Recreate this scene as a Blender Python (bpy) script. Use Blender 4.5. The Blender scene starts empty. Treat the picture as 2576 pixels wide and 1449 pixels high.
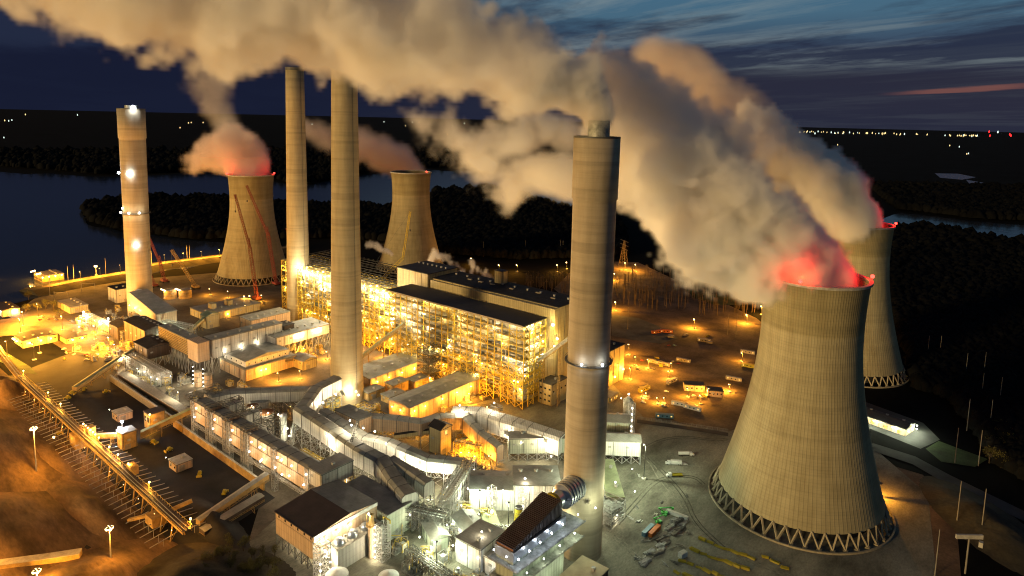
import bpy, bmesh, math, random
from mathutils import Vector, Matrix
sc = bpy.context.scene
C = sc.collection
random.seed(7)
AD = math.radians(-38.8)
# ---------------------------------------------------------------- camera
def _camera():
    pitch, roll = math.radians(7.2302), math.radians(1.3171)
    RT = Vector((math.cos(AD), -math.sin(AD), 0)); FW = Vector((math.sin(AD), math.cos(AD), 0)); UP = Vector((0, 0, 1))
    f = FW * math.cos(pitch) - UP * math.sin(pitch)
    u = FW * math.sin(pitch) + UP * math.cos(pitch)
    R = RT * math.cos(roll) + u * math.sin(roll)
    U = -RT * math.sin(roll) + u * math.cos(roll)
    M = Matrix((( R.x, U.x, -f.x, 0), (R.y, U.y, -f.y, 0), (R.z, U.z, -f.z, 250), (0, 0, 0, 1)))
    cd = bpy.data.cameras.new('camera'); co = bpy.data.objects.new('camera', cd); C.objects.link(co)
    co.matrix_world = M
    cd.sensor_width = 36; cd.lens = 23.5887; cd.shift_y = -0.08246
    cd.clip_start = 1; cd.clip_end = 200000
    sc.camera = co
_camera()
def CW(lat, fwd, z):
    """camera-heading frame (metres sideways, metres ahead, height) to world"""
    return Vector((lat * math.cos(AD) + fwd * math.sin(AD), -lat * math.sin(AD) + fwd * math.cos(AD), z))
# ---------------------------------------------------------------- render, world, sun
sc.render.engine = 'CYCLES'
cy = sc.cycles
cy.use_denoising = True
cy.use_adaptive_sampling = True; cy.adaptive_threshold = 0.012; cy.denoising_prefilter = 'ACCURATE'; cy.pixel_filter_type = 'BLACKMAN_HARRIS'; cy.filter_width = 1.1
cy.max_bounces = 12; cy.diffuse_bounces = 2; cy.glossy_bounces = 2; cy.transmission_bounces = 2
cy.volume_bounces = 12; cy.transparent_max_bounces = 6
cy.volume_step_rate = 2.0; cy.volume_max_steps = 256
cy.sample_clamp_indirect = 4; cy.sample_clamp_direct = 0
cy.use_light_tree = True; cy.light_sampling_threshold = 0.02
cy.caustics_reflective = False; cy.caustics_refractive = False
vs = sc.view_settings
vs.view_transform = 'Standard'; vs.look = 'None'; vs.exposure = 0; vs.gamma = 1
class NT:
    """tiny node-tree helper"""
    def __init__(s, t): s.t = t; s.N = t.nodes; s.L = t.links
    def n(s, typ, props=None, **ins):
        d = s.N.new(typ)
        for k, v in (props or {}).items(): setattr(d, k, v)
        for k, v in ins.items():
            key = int(k[1:]) if k[0] == '_' else k.replace('_', ' ')
            s.put(d.inputs[key], v)
        return d
    def put(s, sock, v):
        if isinstance(v, bpy.types.NodeSocket): s.L.new(v, sock)
        elif isinstance(v, bpy.types.Node): s.L.new(v.outputs[0], sock)
        else: sock.default_value = v
    def m(s, op, a, b=0.0, c=None, clamp=False):
        d = s.N.new('ShaderNodeMath'); d.operation = op; d.use_clamp = clamp
        s.put(d.inputs[0], a); s.put(d.inputs[1], b)
        if c is not None: s.put(d.inputs[2], c)
        return d.outputs[0]
    def ramp(s, fac, stops, interp='LINEAR'):
        d = s.N.new('ShaderNodeValToRGB'); d.color_ramp.interpolation = interp
        e = d.color_ramp.elements
        while len(e) < len(stops): e.new(0.5)
        for i, (p, c) in enumerate(stops): e[i].position = p; e[i].color = tuple(c) + (1,) if len(c) == 3 else c
        s.put(d.inputs[0], fac); return d.outputs[0]
    def mix(s, f, a, b, mode='MIX'):
        d = s.N.new('ShaderNodeMix'); d.data_type = 'RGBA'; d.blend_type = mode
        s.put(d.inputs[0], f); s.put(d.inputs[6], a if isinstance(a, (bpy.types.NodeSocket, bpy.types.Node)) else tuple(a) + (1,)); s.put(d.inputs[7], b if isinstance(b, (bpy.types.NodeSocket, bpy.types.Node)) else tuple(b) + (1,))
        return d.outputs[2]
def _world():
    w = bpy.data.worlds.new('World'); sc.world = w; w.use_nodes = True
    t = NT(w.node_tree); t.N.clear()
    out = t.n('ShaderNodeOutputWorld')
    tc = t.n('ShaderNodeTexCoord')
    # rotate the sky so that x = right of the heading, y = ahead
    mp = t.n('ShaderNodeMapping', {'vector_type': 'POINT'}, Vector=tc.outputs['Generated'], Rotation=(0, 0, AD))
    sp = t.n('ShaderNodeSeparateXYZ', None, Vector=mp)
    x, y, z = sp.outputs
    el = t.m('ARCTAN2', z, t.m('SQRT', t.m('ADD', t.m('MULTIPLY', x, x), t.m('MULTIPLY', y, y))))
    az = t.m('ARCTAN2', x, y)                       # 0 ahead, + to the right
    eln = t.m('MULTIPLY', el, 1 / 0.24, clamp=True)
    base_l = t.ramp(eln, [(0, (.0080, .0100, .024)), (.25, (.0085, .011, .030)), (.6, (.012, .018, .045)), (1, (.022, .045, .085))])
    base_r = t.ramp(eln, [(0, (.017, .017, .034)), (.25, (.019, .020, .044)), (.42, (.036, .055, .098)), (.62, (.060, .135, .205)), (1, (.045, .145, .25))])
    side = t.n('ShaderNodeMapRange', {'interpolation_type': 'SMOOTHSTEP'}, Value=az); side.inputs[1].default_value = -.35; side.inputs[2].default_value = .15
    side = side.outputs[0]
    base = t.mix(side, base_l, base_r)
    # cloud layer: project the direction on a plane, stretch it into streaks
    zz = t.m('ADD', t.m('MAXIMUM', z, 0.0), 0.05)
    u = t.m('DIVIDE', x, zz); v = t.m('DIVIDE', y, zz)
    cb = t.n('ShaderNodeCombineXYZ', None, X=u, Y=v, Z=0.0)
    m2 = t.n('ShaderNodeMapping', {'vector_type': 'TEXTURE'}, Vector=cb, Rotation=(0, 0, math.radians(32)), Scale=(1.25, 5.5, 1), Location=(3.1, 1.7, 0))
    streak = t.n('ShaderNodeTexNoise', None, Vector=m2, Scale=.62, Detail=9.0, Roughness=.66, Distortion=.35)
    m3 = t.n('ShaderNodeMapping', {'vector_type': 'TEXTURE'}, Vector=cb, Rotation=(0, 0, math.radians(20)), Scale=(2.2, 4.2, 1), Location=(.4, 2.6, 0))
    patch = t.n('ShaderNodeTexNoise', None, Vector=m3, Scale=.8, Detail=9.0, Roughness=.62, Distortion=.2)
    dark = t.ramp(patch.outputs[0], [(.45, (0, 0, 0)), (.53, (1, 1, 1))])
    lit = t.ramp(streak.outputs[0], [(.44, (0, 0, 0)), (.60, (1, 1, 1))])
    c1 = t.mix(t.m('MULTIPLY', lit, t.m('MULTIPLY', side, .85)), base, (.22, .27, .28))
    c2 = t.mix(t.m('MULTIPLY', dark, .9), c1, (.017, .024, .052))
    # low band of cloud above the horizon
    lowf = t.n('ShaderNodeMapRange', {'interpolation_type': 'SMOOTHSTEP'}, Value=t.m('ADD', el, t.m('MULTIPLY', t.m('SUBTRACT', patch.outputs[0], .5), .09))); lowf.inputs[1].default_value = .090; lowf.inputs[2].default_value = .055
    c3 = t.mix(t.m('MULTIPLY', lowf, .93), c2, t.mix(side, (.0085, .0115, .030), (.020, .0225, .043)))
    # thin pink sunset streak far to the right
    wob = t.n('ShaderNodeTexNoise', None, Vector=m2, Scale=1.6, Detail=6.0, Roughness=.7)
    line = t.m('ADD', t.m('MULTIPLY', t.m('SUBTRACT', az, .58), .07), t.m('ADD', .040, t.m('MULTIPLY', wob.outputs[0], .016)))
    dz = t.m('ABSOLUTE', t.m('SUBTRACT', el, line))
    pk = t.n('ShaderNodeMapRange', {'interpolation_type': 'SMOOTHSTEP'}, Value=dz); pk.inputs[1].default_value = .0042; pk.inputs[2].default_value = .001
    pa = t.n('ShaderNodeMapRange', {'interpolation_type': 'SMOOTHSTEP'}, Value=t.m('ABSOLUTE', t.m('SUBTRACT', az, .585))); pa.inputs[1].default_value = .10; pa.inputs[2].default_value = .03
    c4 = t.mix(t.m('MULTIPLY', t.m('MULTIPLY', pk, pa), .7), c3, (.22, .085, .07))
    sky = t.n('ShaderNodeTexSky', {'sky_type': 'NISHITA', 'sun_disc': False, 'sun_elevation': math.radians(-4), 'sun_rotation': math.radians(60), 'altitude': 250})
    bg1 = t.n('ShaderNodeBackground', None, Color=c4, Strength=1.0)
    bg2 = t.n('ShaderNodeBackground', None, Color=sky, Strength=.05)
    ad = t.n('ShaderNodeAddShader', None, _0=bg1, _1=bg2)
    t.L.new(ad.outputs[0], out.inputs[0])
_world()
def _sun():
    ld = bpy.data.lights.new('sun', 'SUN'); ld.energy = 3.0; ld.angle = math.radians(8); ld.color = (1, .66, .27)
    lo = bpy.data.objects.new('sun', ld); C.objects.link(lo)
    # added warm sun low from the left, standing in for the plant's glow
    d = CW(.92, .62, 0).normalized() - Vector((0, 0, .13))
    lo.rotation_euler = d.to_track_quat('-Z', 'Y').to_euler()
_sun()
# ---------------------------------------------------------------- tagging helpers
def tag(o, label=None, cat=None, group=None, kind=None):
    if label: o['label'] = label
    if cat: o['category'] = cat
    if group: o['group'] = group
    if kind: o['kind'] = kind
    return o
def thing(name, label, cat, loc=(0, 0, 0), rz=0.0, group=None):
    o = bpy.data.objects.new(name, None); C.objects.link(o); o.location = loc; o.rotation_euler = (0, 0, rz)
    return tag(o, label, cat, group)
# ---------------------------------------------------------------- steam (real volumes)
def steam_mat(name, dens, col=(.998, .985, .955), aniso=.0):
    m = bpy.data.materials.new(name); m.use_nodes = True
    t = NT(m.node_tree); t.N.clear()
    o = t.n('ShaderNodeOutputMaterial')
    a = t.n('ShaderNodeAttribute', {'attribute_name': 'density'})
    p = t.n('ShaderNodeVolumePrincipled', None, Color=tuple(col) + (1,), Density=t.m('MULTIPLY', a.outputs['Fac'], dens), Anisotropy=aniso)
    p.inputs['Density Attribute'].default_value = ''
    t.L.new(p.outputs[0], o.inputs['Volume'])
    return m
def plume(name, label, blobs, mat, voxel=3.0, warp=(30, .55), fine=(9, .35), thr=.22, gain=3.0, seed=0.0, group=None, calm=110, billow=.42, core=4.0):
    """blobs: list of (point, radius). Density = billowed union of the blobs, evaluated on a grid."""
    vd = bpy.data.volumes.new(name); ob = bpy.data.objects.new(name, vd); C.objects.link(ob)
    lo = Vector([min(p[i] - r * 1.25 for p, r in blobs) for i in range(3)]); hi = Vector([max(p[i] + r * 1.25 for p, r in blobs) for i in range(3)])
    org = Vector(blobs[0][0]); ob.location = org
    g = bpy.data.node_groups.new(name + '_grid', 'GeometryNodeTree')
    g.interface.new_socket('Geometry', in_out='INPUT', socket_type='NodeSocketGeometry')
    g.interface.new_socket('Geometry', in_out='OUTPUT', socket_type='NodeSocketGeometry')
    t = NT(g); out = t.n('NodeGroupOutput')
    pos = t.n('GeometryNodeInputPosition').outputs[0]
    def vm(op, a, b=None):
        d = t.n('ShaderNodeVectorMath', {'operation': op}); t.put(d.inputs[0], a)
        if b is not None: t.put(d.inputs[1], b)
        return d
    ps = vm('ADD', pos, (seed * 37.1, seed * 11.7, seed * 5.3)).outputs[0]
    ws, wa = warp
    n1 = t.n('ShaderNodeTexNoise', {'noise_dimensions': '3D'}, Vector=ps, Scale=1 / ws, Detail=3.0, Roughness=.55)
    dl = vm('LENGTH', pos).outputs['Value']; grow = t.m('MINIMUM', 1.0, t.m('ADD', .10, t.m('MULTIPLY', dl, 1 / calm)))
    off = vm('SCALE', vm('SUBTRACT', n1.outputs['Color'], (.5, .5, .5)).outputs[0]); t.put(off.inputs['Scale'], t.m('MULTIPLY', grow, ws * wa * 2))
    pw = vm('ADD', pos, off.outputs[0]).outputs[0]
    f = None
    for p, r in blobs:
        d = vm('DISTANCE', pw, tuple(Vector(p) - org)).outputs['Value']
        e = t.m('SUBTRACT', 1.0, t.m('MULTIPLY', d, 1 / r))
        f = e if f is None else t.m('SMOOTH_MAX', f, e, .12)
    n2 = t.n('ShaderNodeTexNoise', {'noise_dimensions': '3D'}, Vector=ps, Scale=1 / fine[0], Detail=4.0, Roughness=.6)
    vo = t.n('ShaderNodeTexVoronoi', {'feature': 'SMOOTH_F1'}, Vector=vm('ADD', ps, off.outputs[0]).outputs[0], Scale=1 / (fine[0] * 1.9))
    f = t.m('ADD', f, t.m('MULTIPLY', t.m('MULTIPLY', t.m('SUBTRACT', n2.outputs[0], .5), fine[1]), grow))
    f = t.m('SUBTRACT', f, t.m('MULTIPLY', t.m('MULTIPLY', t.m('SUBTRACT', vo.outputs[0], .5), fine[1] * .55), grow))
    v2 = t.n('ShaderNodeTexVoronoi', {'feature': 'SMOOTH_F1'}, Vector=vm('ADD', ps, off.outputs[0]).outputs[0], Scale=1 / (fine[0] * 4.6)); v2.inputs['Smoothness'].default_value = .35
    f = t.m('SUBTRACT', f, t.m('MULTIPLY', t.m('MULTIPLY', t.m('SUBTRACT', v2.outputs[0], .42), billow), grow))
    dn = t.m('MULTIPLY', t.m('SUBTRACT', f, thr), gain, clamp=True)
    lo -= org; hi -= org; sz = hi - lo
    dn = t.m('MULTIPLY', dn, t.m('ADD', 1.0, t.m('MULTIPLY', core, t.m('MAXIMUM', 0.0, t.m('SUBTRACT', 1.0, t.m('MULTIPLY', dl, 1 / (calm * 1.1)))))))
    vc = t.n('GeometryNodeVolumeCube', None, Density=dn, Min=tuple(lo), Max=tuple(hi))
    for k, s in zip(('Resolution X', 'Resolution Y', 'Resolution Z'), sz): vc.inputs[k].default_value = max(8, int(s / voxel))
    sm = t.n('GeometryNodeSetMaterial', None, Geometry=vc); sm.inputs['Material'].default_value = mat
    t.L.new(sm.outputs[0], out.inputs[0])
    md = ob.modifiers.new('grid', 'NODES'); md.node_group = g
    vd.materials.append(mat)
    return tag(ob, label, 'steam plume', group)
def pix(x, y, fwd):
    """point on the sight line through 2576-wide picture position x, y at a given distance ahead"""
    f, xx, yy = 1687.9, x - 1288, y - 512.09
    ro = math.radians(1.3171); a = xx * math.cos(ro) + yy * math.sin(ro); b = -xx * math.sin(ro) + yy * math.cos(ro)
    p = math.radians(7.2302); fz = f * math.cos(p) - b * math.sin(p); zz = -f * math.sin(p) - b * math.cos(p)
    k = fwd / fz
    return CW(a * k, fwd, 250 + zz * k)
# ---------------------------------------------------------------- survey helpers: sight line -> point on a level plane
SHEET = {'D': (0, 0, 1), 'R1': (0, 503.1, .2894), 'R2': (503.1, 503.1, .2894), 'R3': (922.4, 545, .3472), 'R4': (0, 880.5, .3923), 'R5': (419.3, 838.5, .2894),
         'R6': (838.5, 964.3, .3345), 'R7': (1425.5, 964.3, .3344), 'R8': (1467.4, 587, .3472), 'S1': (1760.9, 503.1, .6525), 'S2': (251.6, 209.6, .3763),
         'S5': (587, 1132, .2278), 'S6': (1048.2, 1132, .2187)}
def G(c, x, y, z=0.0):
    a, b, s = SHEET[c]; p = pix(a + x * s, b + y * s, 100.0) - Vector((0, 0, 250))
    k = (z - 250) / p.z
    return Vector((p.x * k, p.y * k, z))
def fwd_of(v): return v.x * math.sin(AD) + v.y * math.cos(AD)
def PX(c, x, y, fwd):
    a, b, s = SHEET[c]; return pix(a + x * s, b + y * s, fwd)
# ---------------------------------------------------------------- materials
MATS = {}
def mat(name, col, rough=.8, metal=0.0, nscale=.15, namt=.25, bump=0.0, stretch=(1, 1, 1), col2=None, spec=.3, fine=None):
    m = bpy.data.materials.new(name); m.use_nodes = True; t = NT(m.node_tree); b = t.N['Principled BSDF']
    tc = t.n('ShaderNodeTexCoord'); mp = t.n('ShaderNodeMapping', None, Vector=tc.outputs['Object'], Scale=stretch)
    nz = t.n('ShaderNodeTexNoise', None, Vector=mp, Scale=nscale, Detail=6.0, Roughness=.62)
    lo = tuple(c * (1 - namt) for c in col); hi = tuple(min(1, c * (1 + namt)) for c in (col2 or col))
    c = t.ramp(nz.outputs[0], [(.32, lo), (.68, hi)])
    if fine:
        n2 = t.n('ShaderNodeTexNoise', None, Vector=mp, Scale=fine[0], Detail=4.0, Roughness=.7)
        c = t.mix(fine[1], c, t.ramp(n2.outputs[0], [(.3, (.25, .25, .25)), (.7, (1, 1, 1))]), 'MULTIPLY')
    t.put(b.inputs['Base Color'], c); b.inputs['Roughness'].default_value = rough; b.inputs['Metallic'].default_value = metal
    b.inputs['Specular IOR Level'].default_value = spec
    if bump:
        bp = t.n('ShaderNodeBump', None, Height=nz.outputs[0], Strength=bump); t.L.new(bp.outputs[0], b.inputs['Normal'])
    MATS[name] = m; m['c'] = 1
    return m
def siding(name, col, pitch=2.4, seam=6.5, dirt=.3, rough=.55, vertical=True):
    """profiled metal sheet: fine ribs, panel seams, rain streaks"""
    m = bpy.data.materials.new(name); m.use_nodes = True; t = NT(m.node_tree); b = t.N['Principled BSDF']
    g = t.n('ShaderNodeTexCoord'); s = t.n('ShaderNodeSeparateXYZ', None, Vector=g.outputs['Object'])
    u = t.m('ADD', s.outputs[0], s.outputs[1])
    rib = t.m('SINE', t.m('MULTIPLY', u, 6.283 / pitch))
    se = t.m('LESS_THAN', t.m('FRACT', t.m('MULTIPLY', u, 1 / seam)), .03)
    hz = t.m('LESS_THAN', t.m('FRACT', t.m('MULTIPLY', s.outputs[2], 1 / 4.3)), .03)
    mp = t.n('ShaderNodeMapping', None, Vector=g.outputs['Object'], Scale=(1, 1, .18))
    nz = t.n('ShaderNodeTexNoise', None, Vector=mp, Scale=.35, Detail=6.0, Roughness=.6)
    c = t.ramp(nz.outputs[0], [(.3, tuple(v * (1 - dirt) for v in col)), (.7, col)])
    c = t.mix(t.m('MULTIPLY', t.m('ADD', rib, 1), .09), c, (0, 0, 0))
    c = t.mix(t.m('MULTIPLY', t.m('MAXIMUM', se, hz), .35), c, (.03, .03, .03))
    t.put(b.inputs['Base Color'], c); b.inputs['Roughness'].default_value = rough; b.inputs['Specular IOR Level'].default_value = .35
    bp = t.n('ShaderNodeBump', None, Height=rib, Strength=.25, Distance=.15); t.L.new(bp.outputs[0], b.inputs['Normal'])
    return m
def roofing(name, col, seam=1.8, rough=.7, axis=1):
    m = bpy.data.materials.new(name); m.use_nodes = True; t = NT(m.node_tree); b = t.N['Principled BSDF']
    g = t.n('ShaderNodeTexCoord'); s = t.n('ShaderNodeSeparateXYZ', None, Vector=g.outputs['Object'])
    ln = t.m('LESS_THAN', t.m('FRACT', t.m('MULTIPLY', s.outputs[axis], 1 / seam)), .09)
    nz = t.n('ShaderNodeTexNoise', None, Vector=g.outputs['Object'], Scale=.12, Detail=7.0, Roughness=.65)
    c = t.ramp(nz.outputs[0], [(.3, tuple(v * .62 for v in col)), (.7, tuple(v * 1.25 for v in col))])
    c = t.mix(t.m('MULTIPLY', ln, .3), c, tuple(v * .4 for v in col))
    t.put(b.inputs['Base Color'], c); b.inputs['Roughness'].default_value = rough
    return m
def concrete(name, col, ribs=0, rings=True, top_dark=None):
    m = bpy.data.materials.new(name); m.use_nodes = True; t = NT(m.node_tree); b = t.N['Principled BSDF']
    g = t.n('ShaderNodeTexCoord'); s = t.n('ShaderNodeSeparateXYZ', None, Vector=g.outputs['Object'])
    z = s.outputs[2]
    mp = t.n('ShaderNodeMapping', None, Vector=g.outputs['Object'], Scale=(.012, .012, .22))
    n1 = t.n('ShaderNodeTexNoise', None, Vector=mp, Scale=1.0, Detail=6.0, Roughness=.7)
    c = t.ramp(n1.outputs[0], [(.3, tuple(v * .82 for v in col)), (.5, col), (.7, tuple(v * 1.1 for v in col))])
    mp2 = t.n('ShaderNodeMapping', None, Vector=g.outputs['Object'], Scale=(.16, .16, .018))
    n2 = t.n('ShaderNodeTexNoise', None, Vector=mp2, Scale=1.0, Detail=7.0, Roughness=.65)
    c = t.mix(.6, c, t.ramp(n2.outputs[0], [(.3, (.55, .52, .46)), (.68, (1, 1, 1))]), 'MULTIPLY')
    if rings:
        n3 = t.n('ShaderNodeTexNoise', {'noise_dimensions': '1D'}, W=t.m('MULTIPLY', z, .085), Scale=1.0, Detail=3.0)
        ring = t.ramp(n3.outputs[0], [(.60, (0, 0, 0)), (.64, (1, 1, 1))])
        c = t.mix(t.m('MULTIPLY', ring, .18), c, (.03, .028, .022))
        pour = t.m('LESS_THAN', t.m('FRACT', t.m('MULTIPLY', z, 1 / 2.4)), .1)
        c = t.mix(t.m('MULTIPLY', pour, .06), c, (.02, .02, .02))
    if ribs:
        a = t.m('ARCTAN2', s.outputs[1], s.outputs[0])
        rb = t.m('POWER', t.m('ABSOLUTE', t.m('COSINE', t.m('MULTIPLY', a, ribs / 2))), 12)
        c = t.mix(t.m('MULTIPLY', rb, .17), c, (.02, .02, .015))
        lift = t.m('LESS_THAN', t.m('FRACT', t.m('MULTIPLY', z, 1 / 1.9)), .14)
        c = t.mix(t.m('MULTIPLY', lift, .10), c, (.02, .02, .015))
        # older, darker band low down / stained rim
        st = t.ramp(t.m('MULTIPLY', z, 1 / 158), [(0, (.9, .9, .9)), (.60, (.95, .95, .95)), (.63, (1, 1, 1)), (.77, (1.0, 1.0, 1.0)), (.78, (.82, .8, .72)), (.96, (.8, .78, .7)), (1, (.6, .56, .5))])
        c = t.mix(1.0, c, st, 'MULTIPLY')
        bp = t.n('ShaderNodeBump', None, Height=rb, Strength=.3, Distance=.3); t.L.new(bp.outputs[0], b.inputs['Normal'])
    t.put(b.inputs['Base Color'], c); b.inputs['Roughness'].default_value = .9; b.inputs['Specular IOR Level'].default_value = .2
    return m
def glow(name, col, power):
    m = bpy.data.materials.new(name); m.use_nodes = True; t = NT(m.node_tree); t.N.clear()
    e = t.n('ShaderNodeEmission', None, Color=tuple(col) + (1,), Strength=power); o = t.n('ShaderNodeOutputMaterial'); t.L.new(e.outputs[0], o.inputs[0])
    m.cycles.emission_sampling = 'NONE'
    return m
SODIUM, WHITE, MERC, GOLD, RED, BLUEW = (1, .40, .035), (1, .84, .56), (.90, 1, .68), (1, .66, .17), (1, .008, .002), (.75, .85, 1)
GL = {k: glow('lit_' + k, c, p) for k, c, p in (('sodium', (1, .62, .22), 12), ('white', (1, .93, .78), 14), ('mercury', (.95, 1, .85), 14), ('gold', (1, .86, .5), 14), ('red', (1, .03, .02), 10), ('cold', (.85, .92, 1), 30), ('window', (1, .6, .15), 1.6), ('town', (1, .72, .3), 1.6), ('townw', (.8, 1, .9), 1.4), ('townr', (1, .03, .03), 2.0))}
LC = dict(sodium=SODIUM, white=WHITE, mercury=MERC, gold=GOLD, red=RED, cold=BLUEW)
M = dict(
    concrete=concrete('chimney_concrete', (.42, .35, .21)), stack=concrete('stack_concrete', (.42, .355, .25)),
    mast=mat('weathered_mast', (.10, .075, .05), .9), leg=mat('leg_concrete', (.27, .235, .16), .9, nscale=.4), lamp_post=mat('lamp_post_paint', (.05, .05, .045), .7),
    tower=concrete('tower_concrete', (.38, .335, .20), ribs=120, rings=False),
    pale=mat('pale_concrete', (.42, .40, .34), nscale=.3, fine=(2, .3)),
    siding=siding('pale_siding', (.52, .50, .44)), siding_w=siding('white_siding', (.66, .65, .60)), siding_y=siding('ochre_siding', (.50, .42, .22)), siding_o=siding('tan_siding', (.55, .40, .26)),
    siding_b=siding('brown_siding', (.10, .07, .05)), siding_g=siding('green_siding', (.42, .46, .36)),
    roof=roofing('grey_roof', (.23, .23, .205)), roof_d=roofing('dark_roof', (.030, .028, .030)), roof_b=roofing('brown_roof', (.05, .035, .03)), roof_l=roofing('light_roof', (.28, .28, .25)), roof_g=roofing('green_roof', (.22, .25, .13)),
    tar=mat('tar_roof', (.022, .02, .02), nscale=.2, namt=.5), steel=mat('galvanised_steel', (.34, .34, .32), .55, .3), steel_d=mat('dark_steel', (.10, .10, .09), .6, .3), steel_y=mat('yellow_steel', (.55, .40, .06), .6),
    rust=mat('ochre_steel', (.32, .21, .07), .7), red=mat('red_steel', (.22, .045, .035), .6), casing=mat('boiler_casing', (.62, .60, .50), .6, 0, .25, .5, stretch=(1, 1, 1.8)), casing2=mat('grey_ductwork', (.30, .31, .28), .5, .2, .4, .4),
    louvre=mat('louvre_metal', (.055, .035, .03), .6), brick=mat('rust_lining', (.22, .09, .03), .8), metal=mat('bright_duct', (.45, .48, .5), .3, .7), ochre=mat('ochre_wall', (.42, .28, .10), .9, 0, .2, .35, fine=(1.5, .35)),
    asphalt=mat('asphalt', (.045, .045, .045), .9, 0, .05, .35, fine=(1.5, .3)), gravel=mat('yard_gravel', (.14, .135, .095), .95, 0, .03, .6, col2=(.22, .21, .16), bump=.3, fine=(.9, .55), stretch=(1, .45, 1)),
    coal=mat('coal', (.018, .017, .017), .85, 0, .04, .6, bump=.5, fine=(.8, .5)), dirt=mat('bare_earth', (.065, .045, .028), .95, 0, .022, .72, bump=.8, fine=(.25, .7), stretch=(.45, 1.6, 1), col2=(.15, .095, .05)),
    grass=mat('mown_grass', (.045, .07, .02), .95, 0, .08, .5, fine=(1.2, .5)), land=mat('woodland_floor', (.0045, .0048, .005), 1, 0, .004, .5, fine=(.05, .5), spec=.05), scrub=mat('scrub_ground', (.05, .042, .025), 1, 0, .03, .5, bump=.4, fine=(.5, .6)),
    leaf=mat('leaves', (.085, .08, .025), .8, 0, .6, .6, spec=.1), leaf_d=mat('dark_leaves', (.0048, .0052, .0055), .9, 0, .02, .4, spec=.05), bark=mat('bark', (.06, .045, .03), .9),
    white=mat('white_paint', (.62, .62, .58), .5), dull=mat('weathered_paint', (.25, .22, .17), .7, nscale=.6), orange=mat('orange_paint', (.55, .16, .03), .55), blue=mat('blue_paint', (.10, .19, .24), .5), green=mat('green_paint', (.08, .42, .08), .5),
    yellow=mat('yellow_paint', (.34, .27, .02), .5), rubber=mat('rubber', (.02, .02, .02), .9), glass=mat('dark_glass', (.02, .025, .03), .1, spec=.6), pole=mat('pole_wood', (.22, .2, .16), .8), beige=mat('beige_membrane', (.42, .35, .22), .9, 0, .1, .25))
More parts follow.
